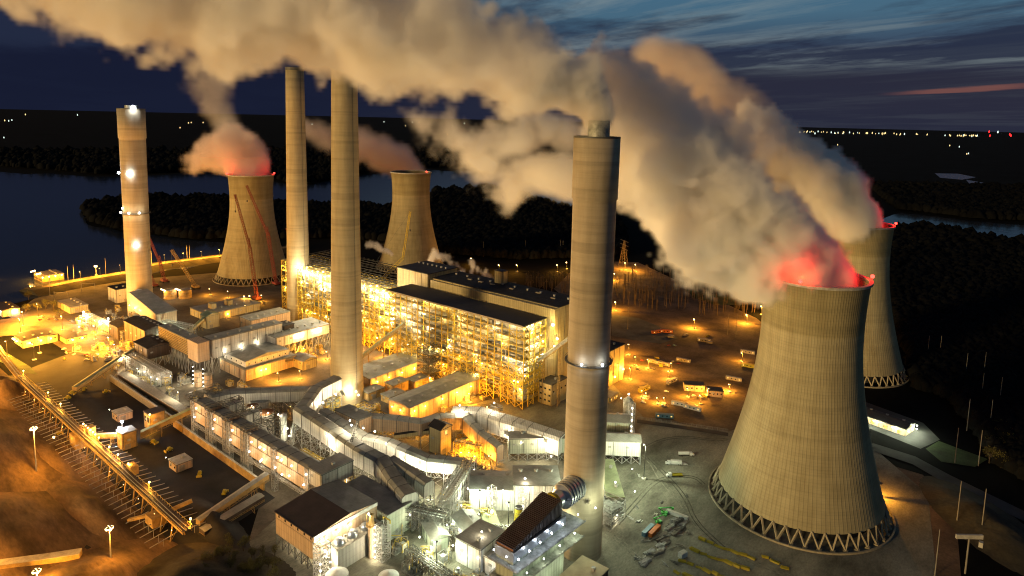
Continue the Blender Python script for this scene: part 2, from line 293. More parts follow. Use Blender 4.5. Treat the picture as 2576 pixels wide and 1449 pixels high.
# ---------------------------------------------------------------- mesh builder (world metres)
ORG = {}
class MB:
    def __init__(s): s.v = []; s.f = []
    def add(s, vs, fs):
        o = len(s.v); s.v += [tuple(p) for p in vs]; s.f += [tuple(i + o for i in f) for f in fs]; return s
    def box(s, x0, x1, y0, y1, z0, z1):
        return s.add([(x0, y0, z0), (x1, y0, z0), (x1, y1, z0), (x0, y1, z0), (x0, y0, z1), (x1, y0, z1), (x1, y1, z1), (x0, y1, z1)],
                     [(0, 3, 2, 1), (4, 5, 6, 7), (0, 1, 5, 4), (1, 2, 6, 5), (2, 3, 7, 6), (3, 0, 4, 7)])
    def cbox(s, c, sx, sy, sz): return s.box(c[0] - sx / 2, c[0] + sx / 2, c[1] - sy / 2, c[1] + sy / 2, c[2], c[2] + sz)
    def bar(s, p, q, w, h=None):
        p, q = Vector(p), Vector(q); d = (q - p)
        if d.length < 1e-6: return s
        d.normalize(); a = d.cross(Vector((0, 0, 1))) if abs(d.z) < .95 else d.cross(Vector((1, 0, 0))); a.normalize(); b = a.cross(d).normalized()
        a *= w / 2; b *= (h or w) / 2
        return s.add([p - a - b, p + a - b, p + a + b, p - a + b, q - a - b, q + a - b, q + a + b, q - a + b],
                     [(0, 1, 5, 4), (1, 2, 6, 5), (2, 3, 7, 6), (3, 0, 4, 7), (3, 2, 1, 0), (4, 5, 6, 7)])
    def tube(s, p, q, r0, r1=None, n=12, cap=True):
        r1 = r0 if r1 is None else r1; p, q = Vector(p), Vector(q); d = (q - p).normalized()
        a = d.cross(Vector((0, 0, 1))) if abs(d.z) < .95 else Vector((1, 0, 0)); a.normalize(); b = d.cross(a).normalized()
        vs = []
        for c, r in ((p, r0), (q, r1)):
            vs += [c + a * r * math.cos(6.28319 * i / n) + b * r * math.sin(6.28319 * i / n) for i in range(n)]
        fs = [(i, (i + 1) % n, n + (i + 1) % n, n + i) for i in range(n)]
        if cap: fs += [tuple(range(n))[::-1], tuple(range(n, 2 * n))]
        return s.add(vs, fs)
    def lathe(s, c, prof, n=48, close=False):
        vs = [(c[0] + r * math.cos(6.28319 * i / n), c[1] + r * math.sin(6.28319 * i / n), c[2] + z) for r, z in prof for i in range(n)]
        fs = [(k * n + i, k * n + (i + 1) % n, (k + 1) * n + (i + 1) % n, (k + 1) * n + i) for k in range(len(prof) - 1) for i in range(n)]
        if close: fs.append(tuple(range((len(prof) - 1) * n, len(prof) * n)))
        return s.add(vs, fs)
    def prism(s, poly, z0, z1):
        n = len(poly); zz = z1 if isinstance(z1, (list, tuple)) else [z1] * n; z00 = z0 if isinstance(z0, (list, tuple)) else [z0] * n
        return s.add([(p[0], p[1], z00[i]) for i, p in enumerate(poly)] + [(p[0], p[1], zz[i]) for i, p in enumerate(poly)],
                     [tuple(range(n))[::-1], tuple(range(n, 2 * n))] + [(i, (i + 1) % n, n + (i + 1) % n, n + i) for i in range(n)])
    def truss(s, x0, x1, y0, y1, z0, z1, bay=5.0, w=.3, faces='xy'):
        """box-shaped lattice: corner legs, rings and X bracing"""
        nz = max(1, round((z1 - z0) / bay)); cs = [(x0, y0), (x1, y0), (x1, y1), (x0, y1)]
        for c in cs: s.bar((*c, z0), (*c, z1), w * 1.4)
        for k in range(nz + 1):
            z = z0 + (z1 - z0) * k / nz
            for i in range(4): s.bar((*cs[i], z), (*cs[(i + 1) % 4], z), w)
            if k < nz:
                zz = z0 + (z1 - z0) * (k + 1) / nz
                for i in range(4):
                    a, b = cs[i], cs[(i + 1) % 4]
                    s.bar((*a, z), (*b, zz), w * .7); s.bar((*b, z), (*a, zz), w * .7)
        return s
    def bridge(s, p, q, wid, h, bay=4.0, w=.25):
        """lattice girder between two points (bottom chord through p and q)"""
        p, q = Vector(p), Vector(q); d = q - p; n = max(1, round(d.length / bay)); a = Vector((-d.y, d.x, 0)).normalized() * wid / 2; up = Vector((0, 0, h))
        for k in range(n + 1):
            c = p + d * k / n
            for sg in (-1, 1):
                s.bar(c + a * sg, c + a * sg + up, w)
            s.bar(c - a, c + a, w); s.bar(c - a + up, c + a + up, w)
            if k < n:
                e = p + d * (k + 1) / n
                for sg in (-1, 1):
                    s.bar(c + a * sg, e + a * sg, w); s.bar(c + a * sg + up, e + a * sg + up, w)
                    s.bar(c + a * sg, e + a * sg + up, w * .8) if k % 2 else s.bar(c + a * sg + up, e + a * sg, w * .8)
                s.bar(c - a + up, e + a + up, w * .7)
        return s
    def build(s, name, m, parent=None, smooth=False, loc=None):
        if parent is not None: org = ORG[parent.name]
        elif loc is not None: org = Vector(loc)
        else:
            n = len(s.v); org = Vector((sum(p[0] for p in s.v) / n, sum(p[1] for p in s.v) / n, min(p[2] for p in s.v)))
        me = bpy.data.meshes.new(name); me.from_pydata([(p[0] - org[0], p[1] - org[1], p[2] - org[2]) for p in s.v], [], s.f)
        for mm in (m if isinstance(m, (list, tuple)) else [m]): me.materials.append(mm)
        if smooth:
            me.polygons.foreach_set('use_smooth', [True] * len(me.polygons))
        me.update()
        ob = bpy.data.objects.new(name, me); C.objects.link(ob)
        if parent is not None: ob.parent = parent; ORG[ob.name] = org
        else: ob.location = org; ORG[ob.name] = org
        return ob
def T(name, label, cat, loc=(0, 0, 0), rz=0.0, group=None, local=False):
    o = thing(name, label, cat, loc, rz, group); ORG[o.name] = Vector((0, 0, 0)) if local else Vector(loc); return o
def kids(o): return [c for c in C.objects if c.parent == o]
def make_tree_map():
    d = {}
    for c in C.objects:
        if c.parent: d.setdefault(c.parent.name, []).append(c)
    return d
def copy_thing(o, loc, rz=0.0, label=None, scale=None, cmap=None, drop=()):
    cmap = cmap or make_tree_map()
    def rec(x, par):
        c = x.copy(); C.objects.link(c); c.parent = par
        for ch in cmap.get(x.name, []):
            if ch.name.split('.')[0] not in drop: rec(ch, c)
        return c
    r = rec(o, None); r.location = loc; r.rotation_euler = (0, 0, rz)
    if scale: r.scale = scale
    if label: r['label'] = label
    return r
_bulb = {}
POWER = 2.0
def lamp(parent, p, kind='sodium', power=3000, r=.45, off=(0, 0, -1.2), name='lamp', soft=.4):
    """small lit globe with its own light; p in world metres"""
    p = Vector(p); org = ORG[parent.name]
    key = (kind, r)
    if key not in _bulb:
        b = MB(); n = 8
        b.lathe((0, 0, 0), [(r * math.sin(math.pi * k / 4 + .001), -r * math.cos(math.pi * k / 4)) for k in range(5)], n)
        me = bpy.data.meshes.new(name); me.from_pydata(b.v, [], b.f); me.materials.append(GL[kind]); _bulb[key] = me
    o = bpy.data.objects.new(name, _bulb[key]); C.objects.link(o); o.parent = parent; o.location = p - org
    if power:
        ld = bpy.data.lights.new('light', 'POINT'); ld.energy = power * POWER; ld.color = LC[kind]; ld.shadow_soft_size = soft
        lo = bpy.data.objects.new('light', ld); C.objects.link(lo); lo.parent = o; lo.location = off
    return o
# ---------------------------------------------------------------- ground, water, roads
def sheet(name, poly, z, m, kind='structure', label=None, cat=None):
    b = MB(); b.add([(p[0], p[1], z) for p in poly], [tuple(range(len(poly)))])
    me = bpy.data.meshes.new(name); bm = bmesh.new()
    vs = [bm.verts.new(v) for v in b.v]; bm.faces.new(vs); bmesh.ops.triangulate(bm, faces=bm.faces[:]); bm.normal_update()
    for f in bm.faces:
        if f.normal.z < 0: f.normal_flip()
    bm.to_mesh(me); bm.free(); me.materials.append(m)
    o = bpy.data.objects.new(name, me); C.objects.link(o); tag(o, label, cat, None, kind); return o
def gp(c, pts, z=0): return [G(c, x, y, z) for x, y in pts]
def ground():
    b = MB(); rs = [60, 300, 800, 1600, 3000, 6000, 12000, 30000, 90000]; n = 48
    cx, cy_ = -250, 350; vs = [(cx, cy_, 0)] + [(cx + r * math.cos(6.28319 * i / n), cy_ + r * math.sin(6.28319 * i / n), 0) for r in rs for i in range(n)]
    fs = [(0, 1 + i, 1 + (i + 1) % n) for i in range(n)]
    for k in range(len(rs) - 1): fs += [(1 + k * n + i, 1 + (k + 1) * n + i, 1 + (k + 1) * n + (i + 1) % n, 1 + k * n + (i + 1) % n) for i in range(n)]
    b.add(vs, fs); o = b.build('ground', MATS['woodland_floor'], loc=(0, 0, 0)); tag(o, kind='structure')
ground()
wm = bpy.data.materials.new('lake_water'); wm.use_nodes = True; _t = NT(wm.node_tree); _b = _t.N['Principled BSDF']
_b.inputs['Base Color'].default_value = (.022, .03, .044, 1); _b.inputs['Roughness'].default_value = .14; _b.inputs['IOR'].default_value = 1.33
_tc = _t.n('ShaderNodeTexCoord'); _nz = _t.n('ShaderNodeTexNoise', None, Vector=_tc.outputs['Object'], Scale=.02, Detail=5.0); _bp = _t.n('ShaderNodeBump', None, Height=_nz.outputs[0], Strength=.25, Distance=2.0); _t.L.new(_bp.outputs[0], _b.inputs['Normal'])
def jag(pts, amp=4, n=5, seed=1):
    rnd = random.Random(seed); o = []
    for i, p in enumerate(pts):
        q = pts[(i + 1) % len(pts)]
        for k in range(n):
            u = k / n; o.append((p[0] + (q[0] - p[0]) * u, p[1] + (q[1] - p[1]) * u + rnd.uniform(-amp, amp) * (0 if k == 0 else 1)))
    return o
lake = [(-1200, 420), (0, 432), (250, 445), (560, 432), (760, 470), (1000, 425), (1250, 432), (1430, 470), (1500, 520), (1440, 540), (1330, 505), (1230, 480), (1090, 492), (1080, 512), (1120, 520), (980, 530), (700, 520), (560, 505), (330, 505), (205, 530), (220, 565), (330, 585), (560, 610), (600, 640), (500, 668), (380, 690), (180, 728), (30, 765), (-300, 830), (-1200, 900)]
sheet('water', gp('D', jag(lake, 3, 4, 5), .3), .3, wm)
river = [(2190, 560), (2265, 535), (2360, 545), (2440, 556), (2576, 566), (3000, 610), (3000, 650), (2576, 612), (2470, 602), (2400, 580), (2330, 572), (2240, 580)]
sheet('water', gp('D', jag(river, 2, 4, 6), .3), .3, wm)
sheet('water', gp('D', [(2352, 436), (2410, 437), (2455, 446), (2420, 452), (2365, 447)], .3), .3, wm)
sheet('water', gp('D', [(2430, 452), (2476, 460), (2440, 464)], .3), .3, wm)
# plant ground
sheet('yard', [(-150, 150), (-40, 330), (-28, 420), (-45, 520), (-150, 640), (-300, 560), (-360, 480), (-400, 330), (-345, 190)], .10, MATS['yard_gravel'])
sheet('plant_paving', [(-345, 190), (-400, 330), (-360, 480), (-300, 560), (-420, 760), (-720, 700), (-980, 560), (-1040, 420), (-1060, 300), (-960, 232), (-660, 236), (-520, 235), (-392, 229)], .06, mat('plant_paving', (.12, .10, .072), .9, 0, .03, .6, bump=.3, fine=(.6, .5)))
sheet('coal_yard', [(-740, 176), (-360, 160), (-375, 226), (-520, 230), (-660, 233), (-700, 260), (-770, 240)], .16, MATS['coal'])
sheet('bare_ground', [(-830, 60), (-420, 60), (-372, 110), (-360, 160), (-740, 176), (-830, 178)], .14, MATS['bare_earth'])
sheet('parking_lot', gp('R1', [(-200, 1070), (230, 1010), (560, 1030), (650, 1090), (250, 1170), (-200, 1200)]), .2, mat('lot', (.20, .14, .08), .95, 0, .03, .5, fine=(.5, .5)))
sheet('laydown_yard', [(-415, 690), (-330, 560), (-250, 497), (-185, 520), (-150, 640), (-200, 760), (-280, 860), (-560, 1060), (-640, 1000), (-560, 800)], .12, mat('laydown_earth', (.15, .11, .07), .95, 0, .03, .6, bump=.3, fine=(.5, .55)))
sheet('paved_apron', gp('R8', [(205, 590), (400, 615), (560, 680), (690, 760), (560, 800), (330, 770), (205, 740)]), .22, mat('apron', (.10, .11, .09), .9, 0, .06, .4, fine=(1, .4)))
sheet('grass', gp('R8', [(740, 400), (930, 440), (1200, 480), (1180, 520), (950, 520), (800, 470)]), .2, MATS['mown_grass'])
sheet('grass', gp('S1', [(920, 930), (1000, 960), (1110, 1000), (1060, 1030), (930, 1010), (870, 960)]), .24, MATS['mown_grass'])
sheet('grass', gp('R1', [(-60, 1290), (60, 1330), (260, 1449), (330, 1520), (200, 1500), (-60, 1380)]), .24, MATS['mown_grass'])
sheet('paved_apron', gp('S1', [(600, 860), (850, 960), (925, 925), (860, 860), (640, 780)]), .2, MATS['asphalt'])
sheet('bare_ground', gp('S1', [(640, 960), (660, 1000), (860, 1060), (990, 1250), (1010, 1500), (600, 1500), (560, 1350)]), .05, mat('east_earth', (.13, .08, .045), .95, 0, .03, .6, bump=.4, fine=(.5, .6)))
sheet('road', gp('S1', [(640, 930), (830, 990), (960, 1060), (1249, 1200), (1249, 1240), (940, 1090), (820, 1020), (640, 960)]), .28, MATS['asphalt'])
sheet('road', gp('R7', [(530, 275), (860, 320), (1215, 375), (1215, 400), (860, 345), (530, 300)]), .3, MATS['asphalt'])
sheet('road', [(-1063, 296), (-1053, 304), (-1062, 335), (-1064, 411), (-1094, 459), (-1071, 700), (-1084, 700), (-1106, 459), (-1080, 411), (-1078, 340)], 6.3, mat('dam_road', (.20, .14, .07), .9, 0, .05, .3, fine=(.6, .4)))
def strip(name, pts, w, z, m):
    P2 = [Vector(p) for p in pts]; b = MB(); n = len(P2)
    for i in range(n - 1):
        d = (P2[i + 1] - P2[i]); d.z = 0; d.normalize(); a = Vector((-d.y, d.x, 0)) * w / 2
        d2 = (P2[min(n - 1, i + 2)] - P2[min(n - 2, i + 1)]); d2.z = 0; d2.normalize(); a2 = Vector((-d2.y, d2.x, 0)) * w / 2
        p, q = Vector((P2[i].x, P2[i].y, z)), Vector((P2[i + 1].x, P2[i + 1].y, z)); b.add([p - a, q - a2, q + a2, p + a], [(0, 1, 2, 3)])
    o = b.build(name, m, loc=(0, 0, 0)); tag(o, kind='structure')
trk = mat('wheel_track', (.20, .19, .145), .95, 0, .3, .5, fine=(2, .5)); trd = mat('damp_track', (.10, .095, .07), .95, 0, .3, .5, fine=(2, .5))
k_ = 0
for pts, m_ in (([(560, 540), (640, 600), (700, 720), (860, 900), (1000, 1100), (1250, 1290), (1700, 1460)], trk), ([(600, 480), (720, 420), (900, 400), (1100, 430), (1210, 420)], trd), ([(380, 1060), (520, 900), (640, 760), (760, 700), (960, 700), (1030, 760)], trd), ([(300, 1120), (480, 1240), (560, 1400), (700, 1520)], trk), ([(620, 560), (700, 640), (900, 860), (960, 1040), (1180, 1240)], trd)):
    pp_ = []
    for _ in range(3):
        c2 = [pts[0]]
        for a_, c_ in zip(pts, pts[1:]): c2 += [(a_[0] * .75 + c_[0] * .25, a_[1] * .75 + c_[1] * .25), (a_[0] * .25 + c_[0] * .75, a_[1] * .25 + c_[1] * .75)]
        pts = c2 + [pts[-1]]
    for a_, c_ in zip(pts, pts[1:]):
        for j in range(2): u = j / 2; pp_.append(G('R7', a_[0] + (c_[0] - a_[0]) * u, a_[1] + (c_[1] - a_[1]) * u))
    for s_ in (-1.3, 1.3):
        q_ = []
        for i in range(len(pp_)):
            d = (pp_[min(i + 1, len(pp_) - 1)] - pp_[max(i - 1, 0)]).normalized(); q_.append(pp_[i] + Vector((-d.y, d.x, 0)) * s_)
        strip('wheel_track', q_, .9, .13 + k_ * .006, m_); k_ += 1
k_ = 0
for ya in (112, 128, 76):
    q_ = [Vector((x, ya + 9 * math.sin(x * .021 + ya), 0)) for x in range(-800, -400, 8)]
    strip('wheel_track', q_, 2.2, .17 + k_ * .006, MATS['coal']); k_ += 1
def dam():
    b = MB(); pts = [(-1060, 280), (-1070, 335), (-1074, 411), (-1104, 459), (-1080, 700)]
    for p, q in zip(pts, pts[1:]):
        d = (Vector(q) - Vector(p)).normalized(); a = Vector((-d.y, d.x))
        for sg in (1,):
            o = [Vector(p) + a * 26, Vector(p) + a * 10, Vector(p) - a * 10, Vector(p) - a * 26]; e = [Vector(q) + a * 26, Vector(q) + a * 10, Vector(q) - a * 10, Vector(q) - a * 26]
            zz = [0, 6.2, 6.2, 0]
            b.add([(*v, z) for v, z in zip(o, zz)] + [(*v, z) for v, z in zip(e, zz)], [(0, 1, 5, 4), (1, 2, 6, 5), (2, 3, 7, 6), (3, 2, 1, 0), (4, 5, 6, 7)])
    o = b.build('embankment', MATS['scrub_ground']); tag(o, kind='structure')
dam()
from mathutils import noise as mnoise
def mound(name, cx, cy_, sx, sy, h, m, rz=0.0, n=36, seed=0, kind='structure', label=None, cat=None, fl=.0):
    b = MB(); vs = []; ca, sa = math.cos(rz), math.sin(rz)
    for j in range(n + 1):
        for i in range(n + 1):
            u, v = i / n * 2 - 1, j / n * 2 - 1; r = math.sqrt(u * u + v * v)
            k = max(0, 1 - r); k = k * k * (3 - 2 * k) if fl == 0 else min(1, k / fl)
            x, y = u * sx * ca - v * sy * sa + cx, u * sx * sa + v * sy * ca + cy_
            z = h * k * (1 + .45 * mnoise.noise(Vector((x * .05, y * .05, seed)))) + (k > 0) * .35 * k * h * .4 * mnoise.noise(Vector((x * .2, y * .2, seed + 3)))
            vs.append((x, y, max(-.5, z - .3 * (k <= 0))))
    b.add(vs, [(j * (n + 1) + i, j * (n + 1) + i + 1, (j + 1) * (n + 1) + i + 1, (j + 1) * (n + 1) + i) for j in range(n) for i in range(n)])
    o = b.build(name, m, smooth=True, loc=(cx, cy_, 0)); tag(o, label, cat, None, kind); return o
mound('coal_heap', -610, 108, 130, 60, 11, MATS['bare_earth'], .1, seed=2)
mound('coal_heap', -470, 100, 75, 42, 7, MATS['bare_earth'], .2, seed=8)
mound('coal_heap', -700, 163, 62, 24, 12, MATS['bare_earth'], .1, seed=4)
mound('coal_heap', -560, 152, 60, 17, 5, MATS['bare_earth'], .0, seed=6)
mound('coal_heap', -450, 145, 60, 16, 6, MATS['bare_earth'], .1, seed=9)
mound('embankment', -330, 150, 60, 42, 11, MATS['scrub_ground'], .5, seed=12)
mound('embankment', -365, 108, 44, 60, 10, MATS['bare_earth'], .3, seed=14)
mound('embankment', -380, 186, 46, 12, 7, MATS['coal'], -.05, seed=15)
mound('embankment', -12, 505, 60, 26, 7, MATS['scrub_ground'], -.9, seed=17)
# ---------------------------------------------------------------- forest (nobody could count it)
def forest(name, polys, count, size, m, seed):
    import numpy as np
    rnd = random.Random(seed); tris = []
    for poly, w in polys:
        xs = [p[0] for p in poly]; ys = [p[1] for p in poly]
        def inside(x, y):
            c = False; j = len(poly) - 1
            for i in range(len(poly)):
                if (poly[i][1] > y) != (poly[j][1] > y) and x < (poly[j][0] - poly[i][0]) * (y - poly[i][1]) / (poly[j][1] - poly[i][1]) + poly[i][0]: c = not c
                j = i
            return c
        k = 0; tr = 0
        while k < int(count * w) and tr < count * 30:
            tr += 1; x, y = rnd.uniform(min(xs), max(xs)), rnd.uniform(min(ys), max(ys))
            if inside(x, y):
                px = G('D', x, y); d = px.length / 1000
                tris.append((px.x, px.y, size * rnd.uniform(.6, 1.25) * max(.8, min(2.6, d ** .6)), rnd.random() * 6.28)); k += 1
    t = np.array(tris); n = len(t)
    a = np.arange(5) * 2 * np.pi / 5
    V = np.zeros((n, 11, 3)); s = t[:, 2]
    for i in range(5):
        jt = 1 + .35 * np.sin(t[:, 3] * 7 + i * 2.1)
        V[:, i, 0] = t[:, 0] + np.cos(a[i] + t[:, 3]) * s * .62 * jt; V[:, i, 1] = t[:, 1] + np.sin(a[i] + t[:, 3]) * s * .62 * jt; V[:, i, 2] = s * .25
        V[:, 5 + i, 0] = t[:, 0] + np.cos(a[i] + t[:, 3] + .5) * s * .5 * jt; V[:, 5 + i, 1] = t[:, 1] + np.sin(a[i] + t[:, 3] + .5) * s * .5 * jt; V[:, 5 + i, 2] = s * (.8 + .2 * np.sin(t[:, 3] * 5 + i))
    V[:, 10, :2] = t[:, :2]; V[:, 10, 2] = s * 1.25
    F = []
    for i in range(5): F += [[i, (i + 1) % 5, 5 + i], [(i + 1) % 5, 5 + (i + 1) % 5, 5 + i], [5 + i, 5 + (i + 1) % 5, 10]]
    F = np.array(F); allF = (F[None] + (np.arange(n) * 11)[:, None, None]).reshape(-1, 3)
    me = bpy.data.meshes.new(name); me.vertices.add(n * 11); me.vertices.foreach_set('co', V.reshape(-1))
    me.loops.add(allF.size); me.loops.foreach_set('vertex_index', allF.reshape(-1).astype(np.int32)); me.polygons.add(len(allF)); me.polygons.foreach_set('loop_start', (np.arange(len(allF)) * 3).astype(np.int32))
    me.update(calc_edges=True); me.materials.append(m)
    o = bpy.data.objects.new(name, me); C.objects.link(o); tag(o, 'dark woodland covering the peninsula and the land beyond the plant', kind='stuff'); return o
pen = [(205, 527), (330, 505), (560, 505), (700, 520), (980, 530), (1120, 518), (1085, 508), (1090, 488), (1230, 478), (1330, 502), (1440, 536), (1500, 520), (1560, 560), (1580, 640), (1500, 650), (1300, 655), (1120, 640), (960, 610), (840, 600), (600, 606), (480, 603), (330, 585), (230, 560)]
farb = [(0, 385), (0, 420), (250, 440), (560, 430), (760, 466), (1000, 421), (1250, 428), (1440, 466), (1600, 500), (1600, 400), (1200, 380), (600, 380)]
rgt = [(2220, 586), (2330, 576), (2400, 584), (2470, 606), (2576, 616), (2640, 640), (2640, 1240), (2520, 1180), (2400, 1010), (2300, 980), (2290, 900), (2240, 800)]
rgt2 = [(2180, 470), (2576, 480), (2640, 560), (2440, 552), (2360, 540), (2265, 530)]
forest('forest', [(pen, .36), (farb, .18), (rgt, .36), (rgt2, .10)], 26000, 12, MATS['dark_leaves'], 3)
# ---------------------------------------------------------------- tall things
def tprof(h=158.0):
    o = []
    for k in range(0, 29):
        z = 9 + (h - 9) * k / 28
        b = 84.0 if z < 122 else 100.0
        o.append((30.6 * math.sqrt(1 + ((z - 122) / b) ** 2), z))
    return o
def cooling_tower(label, x, y, h=158.0, ncol=44):
    t = T('cooling_tower', label, 'cooling tower', (x, y, 0), group='cooling towers')
    pr = tprof(h); b = MB(); b.lathe((x, y, 0), pr, 96)
    b.lathe((x, y, 0), [(r - 1.1, z) for r, z in pr][::-1], 96)
    b.lathe((x, y, 0), [(pr[0][0] - 1.1, 9), (pr[0][0], 9)], 96)
    b.build('shell', M['tower'], t, smooth=True)
    r = MB(); R0 = pr[-1][0]; r.lathe((x, y, 0), [(R0 + .1, h - 1.6), (R0 + 1.0, h - 1.4), (R0 + 1.0, h + .2), (R0 - 1.3, h + .2), (R0 - 1.3, h - 1)], 96); r.build('rim', M['pale'], t)
    rb = pr[0][0]; R1 = rb + 3.2
    c0 = None
    for i in range(ncol):
        a = 6.28319 * (i + .5) / ncol; da = 6.28319 / ncol / 2; c = MB()
        foot = (x + R1 * math.cos(a), y + R1 * math.sin(a), .8)
        for sg in (-1, 1): c.bar(foot, (x + rb * math.cos(a + sg * da), y + rb * math.sin(a + sg * da), 9.4), 1.0)
        c.cbox((foot[0], foot[1], 0), 2.6, 2.6, 1.0); c.build('support_column', M['leg'], t)
    w = MB(); w.lathe((x, y, 0), [(R1 + 3.2, 0), (R1 + 3.2, 1.2), (R1 + 2.2, 1.2), (R1 + 2.2, 0)], 72); w.build('basin_wall', M['leg'], t)
    f = MB(); f.lathe((x, y, 0), [(rb - 7, 0), (rb - 7, 8.5), (0.1, 8.5)], 48); f.build('fill_pack', MATS['rubber'], t)
    return t
CTS = [cooling_tower('nearest and largest cooling tower with its whole ring of slanted columns in view', -112, 452.5, 154),
       cooling_tower('cooling tower half hidden behind the nearest cooling tower, red lights on its rim', -148.5, 750, 152),
       cooling_tower('cooling tower with two red cranes standing in front of it, glowing red at the rim', -935, 536, 158),
       cooling_tower('brownish cooling tower behind the bright boiler houses, its foot hidden by them', -822, 755, 159)]
def rimlights(t, angs, p, h, rr=32.2):
    x, y = t.location.x, t.location.y
    for a in angs:
        a = math.radians(a); lamp(t, (x + (rr + 1.2) * math.cos(a), y + (rr + 1.2) * math.sin(a), h + 2.2), 'red', p, 1.3, (-1.5 * math.cos(a), -1.5 * math.sin(a), 2.6), 'beacon')
rimlights(CTS[0], (270, 26), 9000, 154); rimlights(CTS[1], (240, 20), 20000, 152); rimlights(CTS[2], (252, 48), 7000, 158, 32.4); rimlights(CTS[3], (5,), 700, 159, 32.4)
def stack(label, x, y, r, h, liner, rings, group='short smokestacks with a wide top', name='smokestack'):
    t = T(name, label, 'smokestack', (x, y, 0), group=group)
    b = MB(); b.lathe((x, y, 0), [(r * .99, 0), (r * .985, h * .45), (r, h * .85), (r * 1.0, h * .86), (r * 1.05, h * .862), (r * 1.06, h), (r * .5, h)], 72)
    b.build('shaft', M['stack'], t, smooth=False).data.polygons.foreach_set('use_smooth', [True] * (72 * 6))
    l = MB(); l.lathe((x + r * .08, y, 0), [(r * .5, h - .5), (r * .5, h + liner), (r * .43, h + liner), (r * .43, h - .5)], 40); l.build('liner', M['casing2'], t)
    for z in rings:
        g = MB(); g.lathe((x, y, 0), [(r * 1.0, z), (r + 1.6, z), (r + 1.6, z + .25), (r * 1.0, z + .25)], 48)
        for i in range(36):
            a = 6.28319 * i / 36; g.bar((x + (r + 1.55) * math.cos(a), y + (r + 1.55) * math.sin(a), z), (x + (r + 1.55) * math.cos(a), y + (r + 1.55) * math.sin(a), z + 1.3), .12)
        g.lathe((x, y, 0), [(r + 1.5, z + 1.25), (r + 1.65, z + 1.25), (r + 1.65, z + 1.4), (r + 1.5, z + 1.4)], 48)
        g.build('gallery', M['steel_d'], t)
    k = MB(); k.lathe((x, y, 0), [(r * 1.065, h - .4), (r * 1.065, h + .5), (r * .9, h + .5)], 48); k.build('coping', M['steel_d'], t)
    return t
SR = stack('thick beige smokestack in front of the large cooling tower, pouring the long plume of steam', -193, 312, 11.9, 241, 9, (116,))
SL = stack('beige smokestack at the lakeside with glaring white lamps down its side', -858, 341, 14.2, 251, 4, (126,))
def around(t, x, y, r, z, degs, kind, p, rad=.8):
    for d in degs:
        a = math.radians(d); lamp(t, (x + (r + 2.2) * math.cos(a), y + (r + 2.2) * math.sin(a), z + 2), kind, p, rad, (1.6 * math.cos(a), 1.6 * math.sin(a), 0), 'strobe')
CA = math.degrees(math.atan2(-math.cos(AD), -math.sin(AD)))  # bearing back to the camera
around(SR, -193, 312, 11.9, 116, (CA - 14 + 22 - 30, CA + 26), 'cold', 500, .7)
around(SL, -858, 341, 14.2, 126, (CA - 45, CA + 2, CA + 42), 'white', 2500, 1.3)
for z, d, rr in ((250, 38, 3.0), (173, 12, 3.4), (173, -72, 1.6), (87, 24, 2.8)): around(SL, -858, 341, 14.2, z, (CA + d,), 'cold', 9000, rr)
lamp(SL, (-858, 341 - 15, 133), 'white', 500, 1.0, (0, -2, 0), 'strobe')
def chimney(label, x, y):
    t = T('chimney', label, 'chimney', (x, y, 0), group='tall tapering chimneys')
    b = MB(); h = 303; b.lathe((x, y, 0), [(14.4, 0), (13.6, 40), (12.6, 110), (11.6, 190), (10.9, 260), (10.4, h), (8.5, h)], 64); b.build('shaft', M['concrete'], t, smooth=True)
    r = MB(); r.lathe((x, y, 0), [(10.5, h - 3), (11, h - 3), (11, h + .6), (8.6, h + .6)], 48); r.build('coping', M['steel_d'], t)
    l = MB(); a0 = math.atan2(-y, -x) + .6
    for k in range(150):
        z = 2 + k * 2; rr = 14.6 - 4.2 * z / h; l.bar((x + rr * math.cos(a0 - .02), y + rr * math.sin(a0 - .02), z), (x + rr * math.cos(a0 + .02), y + rr * math.sin(a0 + .02), z), .1)
    for s in (-.025, .025): l.bar((x + 14.7 * math.cos(a0 + s), y + 14.7 * math.sin(a0 + s), 1), (x + 10.6 * math.cos(a0 + s), y + 10.6 * math.sin(a0 + s), h - 1), .14)
    l.build('ladder', M['steel_d'], t)
    return t
C2 = chimney('farther and thinner looking of the two tall chimneys whose tops vanish in the steam', -705, 463)
C3 = chimney('nearer of the two tall chimneys whose tops vanish in the steam', -466, 353)
